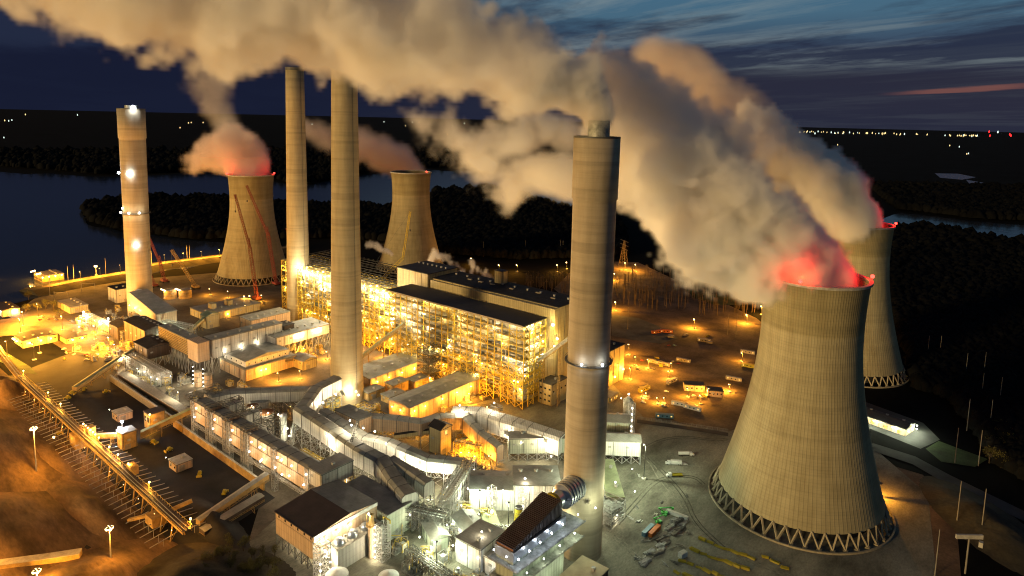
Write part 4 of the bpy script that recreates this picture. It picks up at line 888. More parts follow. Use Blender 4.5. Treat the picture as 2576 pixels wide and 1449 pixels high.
for p in ((-206, 343, 5), (-198, 341, 9), (-191, 350, 5), (-198, 350, 2.5), (-204, 340, 2.5)): lamp(t, p, 'white', 700, .4, (0, -1, -.5))
HL = bldg('low pale hall with lamps between the lattice rack and the thick stack', -281, -249, 307, 330, 14, 'siding_w', 'roof_l', 'gable', rz=math.radians(39), rise=2.5, name='hall', cat='hall', vents=2)
H2 = bldg('white panelled block with a glaring lamp beside the thick stack', -258, -228, 322, 346, 19, 'siding_w', 'roof_l', rz=math.radians(41), z0=0, name='plant_block', cat='plant block')
for c, p in ((HL, (-262, 304, 13)), (HL, (-270, 306, 8)), (HL, (-252, 311, 15))): lamp(c, p, 'white', 1100, .6, (1.2, -1.2, -.8))
for p in ((-243, 322, 22), (-240, 320, 17), (-232, 322, 12), (-236, 317, 7)): lamp(H2, p, 'white', 1000, .7, (1.2, -1.2, -.4))
for i, (x, y) in enumerate(((-257, 306), (-240, 316))):
    t = T('ladder_tower', ('left', 'right')[i] + ' of the two slim lit ladder towers against the pale hall and white block', 'tower', (x, y, 0), group='ladder towers'); b = MB(); b.truss(x - 2, x + 2, y - 2, y + 2, 0, 18, 3, .2); b.build('frame', M['steel'], t)
    for z in (4, 9, 14): lamp(t, (x + 2.3, y - 2.3, z), 'white', 700, .5, (.8, -.8, 0))
DL = T('floodlight_bridge', 'row of glaring floodlights on brackets where the long duct and the white bent duct meet', 'floodlights', (-360, 286, 0)); b = MB(); b.bridge((-372, 291, 30), (-352, 270, 30), 1.5, 1.5, 3, .25); b.build('bracket', M['steel_d'], DL)
for (x, y, z, pw) in ((-372, 284, 34, 5000), (-365, 280, 34, 5000), (-357, 284, 33, 5000), (-352, 290, 30, 5000), (-377, 268, 27, 3500), (-372, 268, 21, 3500), (-340, 290, 25, 2500), (-326, 292, 18, 3500), (-314, 295, 16, 3500), (-304, 300, 14, 3500), (-298, 306, 12, 3000)): lamp(DL, (x, y, z), 'white', pw, .6, (.3, -1.8, -.2))
DK = T('floodlight_bridge', 'floodlights at the foot of the nearer tall chimney above the duct bend', 'floodlights', (-452, 334, 0)); b = MB(); b.bridge((-456, 337, 18), (-440, 330, 18), 1.5, 1.5, 3, .25); b.build('bracket', M['steel_d'], DK)
for (x, y, z, pw) in ((-443, 338, 20, 7000), (-440, 322, 22, 5000), (-438, 308, 20, 5000), (-452, 344, 14, 6000), (-447, 348, 14, 6000), (-440, 345, 14, 5000)): lamp(DK, (x, y, z), 'white', pw, .8, (1.5, -1.2, 0))
DW = T('floodlight_bridge', 'small blue lit platform with a lamp on the wide white duct', 'floodlights', (-322, 386, 0)); b = MB(); b.truss(-326, -318, 384, 390, 22, 26, 2, .2); b.build('bracket', M['steel_d'], DW)
for (x, y, z, pw) in ((-322, 384, 29, 4000), (-342, 366, 27, 3500), (-337, 362, 26, 3500), (-268, 378, 16, 9000), (-285, 372, 14, 5000), (-300, 371, 14, 5000), (-258, 372, 12, 5000)): lamp(DW, (x, y, z), 'white', pw, .6, (.8, -1.6, 0))
# yellow pipe frames with coolers
for i, (x0, x1, y0, y1) in enumerate(((-426, -407, 322, 340), (-405, -386, 321, 337), (-470, -448, 318, 332))):
    t = T('cooler_rack', ('rear of the two yellow framed cooler racks beside the nearer chimney', 'front of the two yellow framed cooler racks beside the nearer chimney', 'yellow framed cooler rack left of the nearer chimney')[i], 'cooler rack', ((x0 + x1) / 2, (y0 + y1) / 2, 0), group='cooler racks')
    b = MB(); b.truss(x0, x1, y0, y1, 0, 14, 5, .4)
    for k in range(5):
        u = k / 4; b.bar((x0 + (x1 - x0) * u, y0, 14), (x0 + (x1 - x0) * u, y1, 14), .4); b.bar((x0, y0 + (y1 - y0) * u, 14), (x1, y0 + (y1 - y0) * u, 14), .4)
    b.build('frame', M['steel_y'], t)
    for k in range(3):
        b = MB(); b.box(x0 + 1.5, x1 - 1.5, y0 + 1 + k * 5.4, y0 + 5 + k * 5.4, 5, 11); b.build('cooler_box', M['siding_g'], t)
# lattice pipe racks
def rack(label, p, q, w, h, floors=2, mat_='steel', lamps=(), group='pipe racks'):
    p, q = Vector(p), Vector(q); t = T('pipe_rack', label, 'pipe rack', (p.x, p.y, 0), group=group); b = MB(); d = (q - p); n = max(2, round(d.length / 5)); a = Vector((-d.y, d.x, 0)).normalized() * w / 2
    for k in range(n + 1):
        c = p + d * k / n
        for sg in (-1, 1): b.bar(c + a * sg, c + a * sg + Vector((0, 0, h)), .35)
    for f in range(1, floors + 1):
        z = h * f / floors - 2.4; b.bridge(p + Vector((0, 0, z)), q + Vector((0, 0, z)), w, 2.4, 2.6, .2)
    for k in range(n):
        c, e = p + d * k / n, p + d * (k + 1) / n
        for sg in (-1, 1):
            if k % 2: b.bar(c + a * sg, e + a * sg + Vector((0, 0, h)), .2); b.bar(e + a * sg, c + a * sg + Vector((0, 0, h)), .2)
    b.build('frame', M[mat_], t)
    for k in range(4):
        o = a * (-.7 + .45 * k); g = MB(); z = h - 1.4 + (k % 2) * .5; g.tube(p + o + Vector((0, 0, z)), q + o + Vector((0, 0, z)), .3 + .15 * (k % 3), n=8); g.build('pipe', M[('metal', 'casing2', 'dull', 'white')[k]], t, smooth=True)
    for u, sgn, z, k, pw in lamps:
        c = p + d * u + a * sgn * 1.15; lamp(t, (c.x, c.y, z), k, pw, .45, (a.x * sgn * .3, a.y * sgn * .3, -.8))
    return t
rack('tall dense lattice pipe rack between the white bent duct and the pale hall', (-292, 324, 0), (-270, 276, 0), 9, 19, 3, 'steel', [(u, s, z, 'white', 420) for u, s, z in ((.15, 1, 14), (.4, 1, 8), (.5, -1, 15), (.75, 1, 12), (.9, -1, 7), (.3, -1, 5), (.65, 1, 4))])
rack('lattice pipe rack running from the duct block ends to the dense rack', (-296, 257, 0), (-262, 270, 0), 8, 15, 3, 'steel_d', [(u, s, z, 'white', 420) for u, s, z in ((.1, -1, 10), (.4, -1, 12), (.6, 1, 6), (.9, -1, 9), (.75, -1, 4))])
rack('pipe rack under the long upper duct by the dark roofed building', (-400, 262, 0), (-298, 260, 0), 7, 11, 2, 'steel_y', [(u, -1, z, 'white' if i % 3 else 'sodium', 350) for i, (u, z) in enumerate(((.1, 8), (.3, 6), (.45, 8), (.6, 5), (.7, 8), (.85, 7), (.97, 6)))])
rack('low pipe rack in the green lit yard between tents', (-266, 268, 0), (-236, 292, 0), 4, 7, 1, 'steel', [(.2, 1, 6, 'mercury', 900), (.8, -1, 6, 'mercury', 900)])
rack('low pipe rack along the foreground near the louvred duct', (-262, 240, 0), (-205, 236, 0), 6, 9, 2, 'steel_d', [(.2, 1, 6, 'white', 600), (.5, -1, 6, 'mercury', 800), (.75, 1, 7, 'mercury', 800), (.9, -1, 5, 'mercury', 800)])
rack('orange lit rack behind the narrow yellow tower', (-326, 344, 0), (-306, 352, 0), 6, 12, 2, 'steel_y', [(.3, -1, 5, 'sodium', 3500), (.8, -1, 4, 'sodium', 3500), (.5, 1, 8, 'sodium', 2500)])
rack('rack left of the nearer chimney with an orange glow inside', (-490, 300, 0), (-462, 296, 0), 10, 16, 3, 'steel_d', [(.4, 1, 6, 'sodium', 3000), (.8, 1, 4, 'sodium', 3000)])
rack('tangled grey rack under the brown shutter building', (-700, 262, 0), (-612, 262, 0), 10, 12, 3, 'steel', [(.1, 1, 8, 'white', 700), (.5, -1, 4, 'mercury', 900), (.65, -1, 7, 'white', 900), (.8, -1, 5, 'white', 900), (.95, -1, 7, 'white', 900)])
rack('grey lattice bridge crossing below the lakeside stack', (-870, 286, 0), (-770, 290, 0), 8, 10, 2, 'steel', [(.1, -1, 9, 'mercury', 3000), (.45, -1, 9, 'mercury', 3500), (.8, 1, 8, 'mercury', 2000)])
rack('lattice rack in front of the lakeside stack duct', (-748, 318, 0), (-706, 330, 0), 14, 20, 3, 'steel', [(.3, -1, 12, 'white', 500), (.8, 1, 8, 'white', 500)])
# louvred transition on top of the absorber, elbow into the stack
t = T('louvred_duct', 'dark louvred sloping duct on a white casing, feeding the thick stack through a silver elbow', 'gas duct', (-190, 260, 0))
b = MB(); b.prism([(-196.5, 238), (-185.5, 238), (-184, 280), (-200, 280)], 0, 36); b.build('casing', M['siding_g'], t)
b = MB(); b.prism([(-197, 237.5), (-185, 237.5), (-183.5, 280.2), (-200.5, 280.2)], 36.01, 41); b.build('upper_casing', M['metal'], t)
b = MB(); pl = [(-196.5, 238.5), (-186, 238.5), (-185.5, 278), (-198, 278)]; b.prism(pl, 41.01, [41.8, 41.8, 49.3, 49.3]); b.build('hood', M['brick'], t)
b = MB(); n = 34
for k in range(n + 1):
    u = k / n; y = 238.5 + 39.5 * u; z = 42 + 7.5 * u; xa, xb = -196.5 - 1.5 * u, -186 + .5 * u
    b.bar((xa - .3, y, z + .25), (xb + .3, y, z + .25), .8, .55); b.bar((xb + .2, y, 41.1), (xb + .2, y, z), .55); b.bar((xa - .2, y, 41.1), (xa - .2, y, z), .55)
b.build('louvre', M['louvre'], t)
b = MB(); b.tube((-191.5, 278, 45.5), (-191.5, 280, 45.5), 5.6, 5.6, 28); b.build('flange', M['yellow'], t)
b = MB(); pts = [Vector((-191.5, 280, 45.5)), Vector((-191.5, 286, 45.5)), Vector((-191.5, 302, 45.5))]
b.tube(pts[0], pts[1], 4.2, 4.4, 28, False); b.tube(pts[1], pts[1] + Vector((0, 1.5, 0)), 4.4, 6.4, 28, False); b.tube(pts[1] + Vector((0, 1.5, 0)), pts[2], 6.4, 6.6, 28, False)
b.build('elbow', M['metal'], t, smooth=True)
b = MB()
for k in range(6):
    p = Vector((-191.5, 287.6 + k * 2.6, 45.5)); b.tube(p, p + Vector((0, .5, 0)), 7.0, 7.0, 28)
b.build('stiffener', M['steel'], t)
for z, e in ((34, 2.6), (25, 2.0)):
    b = MB(); b.prism([(-196 - e, 237 - e), (-183 + e, 237 - e), (-181 + e, 292), (-198 - e, 292)], z, z + .3)
    g = MB(); P_ = [(-196 - e, 292), (-196 - e, 237 - e), (-183 + e, 237 - e), (-181 + e, 292)]
    for p, q in zip(P_, P_[1:]):
        p, q = Vector((*p, z)), Vector((*q, z)); m = int((q - p).length / 2)
        for zz in (.7, 1.3): g.bar(p + Vector((0, 0, zz)), q + Vector((0, 0, zz)), .14)
        for k in range(m + 1): c = p.lerp(q, k / m); g.bar(c, c + Vector((0, 0, 1.3)), .12)
    f = b.build('walkway', M['casing2'], t); g.build('railing', M['steel'], f)
for y in (238.5, 247, 256, 266, 276): lamp(t, (-182.6, y, 38.5), 'cold', 200, .5, (1, 0, -.3))
for p in ((-195, 234.6, 40), (-187, 234.6, 40), (-201, 250, 38), (-201, 268, 38), (-181, 288, 39), (-196, 292, 41)): lamp(t, p, 'cold', 220, .4, (0, -.8, -.3))
for y in (244, 258, 272, 286): lamp(t, (-181.4, y, 29), 'mercury', 400, .45, (1, 0, -.3))
RB = bldg('flat beige roofed block at the bottom edge beside the louvred duct', -176, -160, 236, 286, 18, 'siding_b', 'beige', name='plant_block', cat='plant block')
for y in (242, 254, 266, 278): lamp(RB, (-177.4, y, 15), 'mercury', 900, .5, (-.8, 0, 0))
# pump halls and tents in the lit yard
V1 = bldg('silver roofed pump hall with a lamp on its roof, left of the louvred duct', -243, -225, 258, 280, 14, 'siding_w', 'roof_l', rz=.05, name='hall', cat='hall', vents=2)
V2 = bldg('lower silver roofed lean-to between the pump hall and the louvred duct', -224, -211, 261, 281, 10, 'siding_w', 'roof_l', rz=.05, name='hall', cat='hall')
V3 = bldg('pale gabled tent hall nearest the lattice rack', -263, -246, 274, 288, 8, 'siding_w', 'roof_l', 'gable', rz=-.4, name='tent_hall', cat='hall')
V4 = bldg('pale gabled tent hall with a green lit wall', -273, -254, 257, 268, 8, 'siding_g', 'roof_l', 'gable', rz=-.45, name='tent_hall', cat='hall')
for c, p, k, pw in ((V1, (-232, 268, 17), 'white', 800), (V1, (-243, 256, 10), 'mercury', 1200), (V1, (-224, 256, 11), 'white', 1500), (V1, (-236, 255, 6), 'mercury', 1200), (V3, (-252, 271, 8), 'white', 1500), (V3, (-246, 280, 7), 'white', 1500), (V4, (-268, 254, 5), 'mercury', 900), (V4, (-256, 252, 5), 'mercury', 1500), (V2, (-211, 258, 8), 'cold', 1500)): lamp(c, p, k, pw, .5, (.6, -.9, -.3))
bldg('low green slab store in the yard behind the tent halls', -262, -240, 293, 302, 3, 'siding_g', 'roof_g', rz=math.radians(-38), name='store', cat='store')
# tanks
def tank(label, x, y, r, h, wall='siding', roof='pale', cone=1.0, name='storage_tank', rail=True, group=None, ladder=True):
    t = T(name, label, 'tank', (x, y, 0), group=group); b = MB(); b.lathe((x, y, 0), [(r, 0), (r, h)], 40); b.build('shell', M[wall], t, smooth=True)
    b = MB(); b.lathe((x, y, 0), [(r + .1, h - .2), (r + .1, h + .05), (r * .5, h + cone * .6), (.05, h + cone)], 40); b.build('lid', M[roof], t)
    b = MB()
    for z in (h * .33, h * .66, h - .3): b.lathe((x, y, 0), [(r + .02, z), (r + .14, z + .05), (r + .02, z + .25)], 40)
    b.build('hoop', M['steel_d'], t)
    if rail:
        b = MB(); b.lathe((x, y, 0), [(r + .02, h + 1.1), (r + .1, h + 1.15), (r + .02, h + 1.2)], 32)
        for k in range(20): a = k / 20 * 6.283; b.bar((x + r * math.cos(a), y + r * math.sin(a), h), (x + r * math.cos(a), y + r * math.sin(a), h + 1.2), .1)
        b.build('railing', M['steel'], t)
    if ladder:
        b = MB(); m = 30
        for k in range(m): a = math.radians(CA) - 1 + k / m * 2.4; z = h * k / m; b.bar((x + r * math.cos(a), y + r * math.sin(a), z + .5), (x + (r + 1.1) * math.cos(a), y + (r + 1.1) * math.sin(a), z + .5), .5, .15)
        b.build('stair', M['steel'], t)
    return t
tank('largest grey tank, between the twin storey duct and the chimney', -483, 280, 8.5, 19, 'siding', 'roof_l')
K2 = tank('grey tank with lit orange deck, in front of the largest tank', -462, 272, 6.4, 17, 'siding', 'brick')
K3 = tank('small grey tank with a railed top left of the white silo', -474, 268, 4.5, 20, 'siding', 'brick', group=None)
tank('slim white silo standing right of the grey tanks', -441, 274, 2.8, 20, 'siding_w', 'white', 1.5, 'silo')
tank('slimmer lit silo next to the slim white silo', -433, 277, 1.6, 11, 'siding_w', 'white', 1, 'silo')
for p in ((-470, 265, 22), (-466, 264, 22), (-458, 266, 19.5), (-455, 270, 19)): lamp(K3 if p[0] < -468 else K2, p, 'white', 900, .5, (0, -.5, -.8))
lamp(K2, (-441, 270, 22), 'white', 500, .5); lamp(K2, (-434, 273, 12), 'mercury', 1000, .8, (0, -1, 0)); lamp(K2, (-433, 274, 6), 'mercury', 800, .6, (0, -1, 0))
for i, (x, y) in enumerate(((-590, 281), (-577, 284))):
    s = tank(('left', 'right')[i] + ' of the twin rusty silos below the white sided duct building', x, y, 3.3, 14, 'siding_o', 'dull', 1.5, 'silo', group='twin silos')
    for z in (2, 6, 10, 14, 18): lamp(s, (x - 4.4, y - 2.5, z), 'white', 500, .45, (-.3, -1, 0))
tank('yellow tank left of the louvred duct', -239, 311, 2.6, 9, 'yellow', 'tar', .2)
tank('round grey tank behind the yellow tank', -233, 317, 3.0, 9, 'siding', 'roof_l', 1.5)
for i, (x, y) in enumerate(((-905, 398), (-893, 412))):
    s = tank(('left', 'right')[i] + ' of the two orange lit tanks right of the lakeside stack', x, y, 8, 12, 'ochre', 'roof_l', group='lakeside tanks'); [lamp(s, (x - 5 + k * 5, y - 9.3, 13), 'white' if k % 2 else 'sodium', 2500, 1.0, (0, -1.4, -.5)) for k in range(3)]
t = T('scrubber_vessel', 'dark upright vessel with a lamp string, right of the thick stack', 'vessel', (-247, 467, 0)); b = MB(); b.tube((-249, 466, 0), (-249, 466, 26), 4.2, 4.2, 28); b.tube((-249, 466, 26), (-249, 466, 29), 4.2, 1, 28); b.build('shell', M['casing2'], t, smooth=True)
b = MB(); b.truss(-245, -241, 459, 463, 0, 27, 3, .22); b.build('ladder_cage', M['steel'], t)
for z in (5, 9, 14, 19, 24): lamp(t, (-241, 458, z), 'white', 500, .55, (.6, -.8, 0))
lamp(t, (-249, 466, 31), 'white', 800, .7, (0, 0, 1.2)); lamp(t, (-254, 463, 27), 'white', 500, .5, (-1, 0, 0))
# big dark roofed building at the lower edge
t = T('machine_building', 'big building with a dark two tone roof on braced legs at the bottom edge', 'building', (-312, 222, 0))
b = MB(); b.add([(-330, 199, 8), (-293, 199, 8), (-293, 243, 8), (-330, 243, 8), (-330, 199, 22), (-293, 199, 22), (-293, 243, 22), (-330, 243, 22), (-330, 223, 24.5), (-293, 223, 24.5)], [(3, 2, 1, 0), (0, 1, 5, 4), (2, 3, 7, 6), (1, 2, 6, 9, 5), (3, 0, 4, 8, 7)]); b.build('wall', M['siding_o'], t)
b = MB(); b.add([(-330.5, 198.3, 22.0), (-292.4, 198.3, 22.0), (-292.4, 223, 24.7), (-330.5, 223, 24.7)], [(0, 1, 2, 3)]); b.bar((-330.5, 198.3, 22), (-292.4, 198.3, 22), .5); b.build('front_roof', M['roof_b'], t)
b = MB(); b.add([(-330.5, 223.02, 24.7), (-292.4, 223.02, 24.7), (-292.4, 243.5, 22.2), (-330.5, 243.5, 22.2)], [(0, 1, 2, 3)]); b.build('rear_roof', M['roof'], t)
b = MB(); b.box(-293, -292.6, 199, 243, 20.0, 22.1); b.build('fascia', M['white'], t)
b = MB(); b.prism([(-330, 243.01), (-284, 243.01), (-284, 262), (-330, 262)], 0, 17); b.build('annex', M['siding_g'], t)
b = MB(); b.prism([(-330.4, 243.3), (-283.4, 243.3), (-283.4, 262.5), (-330.4, 262.5)], 17.01, 17.5); b.build('annex_roof', M['roof'], t)
b = MB(); b.prism([(-292.9, 208), (-284, 208), (-284, 240), (-292.9, 240)], 0, 13); b.build('front_annex', M['siding'], t)
b = MB(); b.prism([(-293, 207.5), (-283.5, 207.5), (-283.5, 240.5), (-293, 240.5)], 13.01, 13.4); b.build('front_annex_roof', M['pale'], t)
b = MB()
for k in range(3): b.lathe((-288.5, 212 + k * 9.5, 13.4), [(3.2, 0), (3.2, 1.6), (2.2, 3), (.05, 3.6)], 24)
b.build('roof_vessel', M['metal'], t, smooth=True)
b = MB(); n = 6
for i in range(n + 1):
    x = -330 + 37 * i / n; b.bar((x, 199.3, 0), (x, 199.3, 8), .45)
    if i < n: b.bar((x, 199.3, 0), (x + 37 / n, 199.3, 8), .25); b.bar((x + 37 / n, 199.3, 0), (x, 199.3, 8), .2)
for j in range(5): b.bar((-293.3, 199.3 + j * 2.2, 0), (-293.3, 199.3 + j * 2.2, 8), .4); b.bar((-329.7, 205 + j * 9, 0), (-329.7, 205 + j * 9, 8), .4)
b.bar((-330, 199.3, 3.9), (-293, 199.3, 3.9), .25); b.build('leg_frame', M['steel_d'], t)
for i in range(6):
    b = MB(); x = -327 + i * 6.2; b.box(x, x + 1.1, 198.85, 199.1, 19.3, 20.6); b.build('window', M['glass'], t)
b = MB(); b.bar((-330, 198.8, 18.2), (-293, 198.8, 18.2), .2); b.build('trim', M['dull'], t)
for i in range(4):
    for p in [(-290.5 + 3.4 * (i % 2), 202 + (i // 2) * 3.5, 19 - i * 4.2)]: lamp(t, p, 'white', 1300, .55, (1.2, -.6, 0))
for y in (206, 214, 222): lamp(t, (-291.2, y, 18.8), 'white', 2200, .6, (1.4, 0, -.2))
for x in (-324, -314, -304): lamp(t, (x, 204, 6.5), 'white', 900, .4, (0, 0, -1))
t = T('stair_tower', 'lamp lit stair tower at the near corner of the big dark roofed building', 'tower', (-289, 201, 0)); b = MB(); b.truss(-291.5, -285, 197.5, 204, 0, 20, 3.3, .25)
for k in range(6): b.bar((-291.5, 198.2 + (k % 2) * 4.5, k * 3.3), (-285, 198.2 + (k % 2) * 4.5, (k + 1) * 3.3), .9, .15)
b.build('frame', M['steel'], t)
for z in (3, 7, 11): lamp(t, (-284.4, 197, z), 'white', 800, .45, (.6, -.6, 0))
t = T('vent_stack', 'slim pinkish vent stack rising in front of the big dark roofed building', 'stack', (-281, 229, 0)); b = MB(); b.tube((-281, 229, 0), (-281, 229, 20), 2.2, 2.0, 24, False); b.build('shaft', M['siding_o'], t, smooth=True)
b = MB(); b.lathe((-281, 229, 19), [(2.0, 0), (3.2, .3), (3.2, .8), (2, .8), (1.2, 4), (1.2, 7), (1.0, 7)], 20); b.bar((-283, 227, 19), (-283, 227, 26), .2); b.bar((-279, 227, 19), (-279, 227, 26), .2); b.build('cap', M['rust'], t)
lamp(t, (-281, 227, 27), 'white', 900, .6)
t = T('ladder_tower', 'square lattice ladder tower with a string of lamps beside the slim vent stack', 'tower', (-275, 232, 0)); b = MB(); b.truss(-278, -272, 229, 235, 0, 21, 3, .24); b.build('frame', M['steel'], t)
for z in (2, 5.5, 9, 12.5, 16, 20): lamp(t, (-277, 228, z), 'white', 600, .5, (.6, -.8, 0))
b = MB(); b.bar((-278, 235, 23), (-272, 235, 23), .5); b.bar((-278, 235, 21), (-278, 235, 23), .5); b.bar((-272, 235, 21), (-272, 235, 23), .5); b.build('hoist', M['yellow'], t)
for i, (x, y, r) in enumerate(((-284, 205, 6), (-271, 207, 5), (-262, 222, 5.5))):
    tank('low domed white tank at the bottom edge, ' + ('nearest the stair tower', 'next to the slim vent stack', 'farthest from the stair tower')[i], x + 6, y - 2, r, 5, 'siding_w', 'white', 2.6, 'dome_tank', rail=False, group='domed tanks')
# ---------------------------------------------------------------- row of buildings up to the lakeside stack
PH = bldg('pitched roof house with a stepped roof, orange lit at its foot, behind the twin silos', -617, -568, 315, 369, 11, 'siding_o', 'roof_l', name='stepped_building')
b = MB(); b.prism([(-612, 318), (-573, 318), (-573, 364), (-612, 364)], 11.5, 17.5); b.build('upper_wall', M['siding_w'], PH)
b = MB(); b.add([(-613, 317, 17.4), (-572, 317, 17.4), (-572, 365, 17.4), (-613, 365, 17.4), (-613, 341, 20.5), (-572, 341, 20.5)], [(0, 1, 5, 4), (2, 3, 4, 5), (1, 2, 5), (3, 0, 4)]); b.build('upper_roof', M['roof_l'], PH)
for i in range(7):
    b = MB(); y = 321 + i * 6.4; b.box(-573.2, -572.8, y, y + 1.1, 13.5, 14.6); b.build('window', M['glass'], PH)
for i in range(4):
    b = MB(); x = -608 + i * 9; b.box(x, x + 1.1, 317.8, 318.1, 13.5, 14.6); b.build('window', M['glass'], PH)
for p in ((-566.5, 330, 7), (-566.5, 335, 7)): lamp(PH, p, 'sodium', 5000, .7, (1.4, 0, -.8))
lamp(PH, (-616, 313, 13), 'white', 2500, .9, (0, -1.4, -.5))
BP = bldg('brown shuttered building with horizontal slats', -686, -625, 289, 300, 34, 'siding_b', 'roof', z0=18, name='plant_block', cat='plant block')
b = MB(); [b.box(-686, -625, 288.6, 289, 19 + k * 1.7, 19.9 + k * 1.7) for k in range(9)]; b.build('slat', M['rust'], BP)
b = MB(); b.prism([(-625, 288.7), (-605, 288.7), (-605, 300), (-625, 300)], 16, 34.6); b.build('end_wall', M['siding_o'], BP)
WD = bldg('white sided duct building under a ribbed grey roof', -622, -606, 303, 378, 34, 'siding_w', 'roof', z0=16, name='plant_block', cat='plant block')
for y in (318, 335, 352): lamp(WD, (-604.8, y - 3, 20), 'white', 700, .4, (1, 0, 1.0))
bldg('dark gap block right of the white sided duct building', -622, -606, 380, 392, 30, 'siding_b', 'tar', z0=12, name='plant_block', cat='plant block')
MD = bldg('tan raised gallery with a lit strip of lamps in front of the farther chimney', -626, -592, 362, 426, 25, 'siding_w', 'roof_l', z0=15, name='gallery', cat='gallery')
for y in (384, 388, 392, 406, 410, 414): lamp(MD, (-590.8, y, 21), 'white', 900, .5, (1.1, 0, .2))
bldg('plain tan building behind the tan raised gallery', -716, -692, 392, 443, 15, 'siding_o', 'roof_l', name='plant_block', cat='plant block')
bldg('small yellow hut between the pitched roof house and the nearer chimney', -572, -552, 366, 382, 9, 'siding_y', 'roof', 'gable', windows=[('s', 2, 6, 1.2, 1.2)], name='hut', cat='hut')
FB = bldg('long pale low building with two roof boxes before the crane tower', -812, -770, 380, 450, 9, 'siding_y', 'roof', name='plant_block')
for y in (397, 418):
    b = MB(); b.cbox((-790, y, 9.5), 9, 6, 6); b.build('roof_box', M['siding_y'], FB)
for p in ((-770, 406, 4), (-800, 452, 12), (-803, 446, 12)): lamp(FB, p, 'sodium', 3500, .9, (1.3, 0, 0))
bldg('ochre gabled hut at the top of the small conveyor', -757, -743, 366, 382, 15, 'siding_y', 'roof_g', 'gable', name='hut', cat='hut')
bldg('tall tan box behind the foot of the lakeside stack', -955, -928, 340, 372, 18, 'siding', 'tar', name='plant_block')
YB = bldg('small yellow sided building left of the lakeside stack', -962, -918, 284, 304, 8, 'siding_y', 'roof_l', name='plant_block')
bldg('dark gabled shed left of the dark twin sheds', -800, -776, 284, 304, 14, 'siding_b', 'tar', 'gable', name='shed', cat='shed')
bldg('tall dark shed next to the dark gabled shed', -764, -712, 286, 308, 24, 'siding_b', 'tar', 'gable', name='shed', cat='shed')
BD = bldg('dark slatted coal bunker above the far end of the coal yard', -694, -664, 268, 292, 21, 'siding_b', 'tar', 'gable', z0=10, name='bunker', cat='bunker')
t = T('gas_duct', 'grey duct sloping down from the lakeside stack on a round collar', 'gas duct', (-800, 332, 0)); b = MB(); b.prism([(-840, 322), (-840, 342), (-750, 336), (-750, 314)], [16, 16, 12, 12], [34, 34, 27, 27]); b.build('casing', M['siding_o'], t)
b = MB(); b.prism([(-840, 321.5), (-840, 342.5), (-749.5, 336.5), (-749.5, 313.5)], [34.01, 34.01, 27.01, 27.01], [35, 35, 28, 28]); b.build('roof', M['roof'], t)
b = MB(); b.tube((-846, 335, 26), (-840, 333, 26), 9, 9, 28); b.build('collar', M['metal'], t, smooth=True)
b = MB(); [b.bar((x, y, 0), (x, y, 12), .5) for x in (-838, -815, -790, -768, -751) for y in (320, 336)]; b.build('leg_frame', M['steel'], t)
for x in (-835, -820, -805, -790): lamp(t, (x, 319.6, 20), 'white', 500, .5, (0, -1, 0))
AD1 = bldg('orange lit admin building with a dark roof left of the coal yard head', -846, -818, 208, 240, 8, 'siding_y', 'roof_d', 'gable', rise=1.2, windows=[('e', 6, 4, 1.6, 1.2), ('s', 4, 4, 1.6, 1.2)], name='office_building')
AD2 = bldg('flat dark roofed building joined behind the orange lit admin building', -828, -800, 242, 262, 6, 'siding_y', 'roof_d', windows=[('e', 4, 3, 1.6, 1.2)], name='office_building')
for p in ((-816.6, 214, 5), (-816.6, 224, 5), (-816.6, 233, 5), (-832, 206.5, 5), (-845, 206.5, 5), (-840, 206.5, 5)): lamp(AD1, p, 'sodium', 4500, .9, (1, -1, -.8))
for p in ((-798.6, 248, 4), (-798.6, 257, 4), (-826, 263, 9)): lamp(AD2, p, 'sodium', 4500, .9, (1.3, 0, -.8))
FL = bldg('low orange building at the left edge by the pale lot', -1000, -960, 226, 244, 8, 'siding_o', 'roof_b', 'gable', rise=1.2, name='office_building')
for p in ((-959, 240, 6), (-972, 224.6, 6)): lamp(FL, p, 'white', 5000, 1.2, (1.2, -1.0, -.8))
IT = bldg('orange lit water intake house at the lake end of the embankment', -1150, -1115, 312, 340, 9, 'ochre', 'dull', windows=[('s', 7, 2, 2.4, 2.6)], name='intake_house', cat='building')
for k in range(6): lamp(IT, (-1150 + k * 8, 309, 11 + (k % 3) * 2), 'sodium', 7000, 1.2, (0, -2.5, 1.5))
for k in range(4): lamp(IT, (-1112, 312 + k * 8, 8), 'sodium', 7000, 1.2, (2.5, -1, 0))
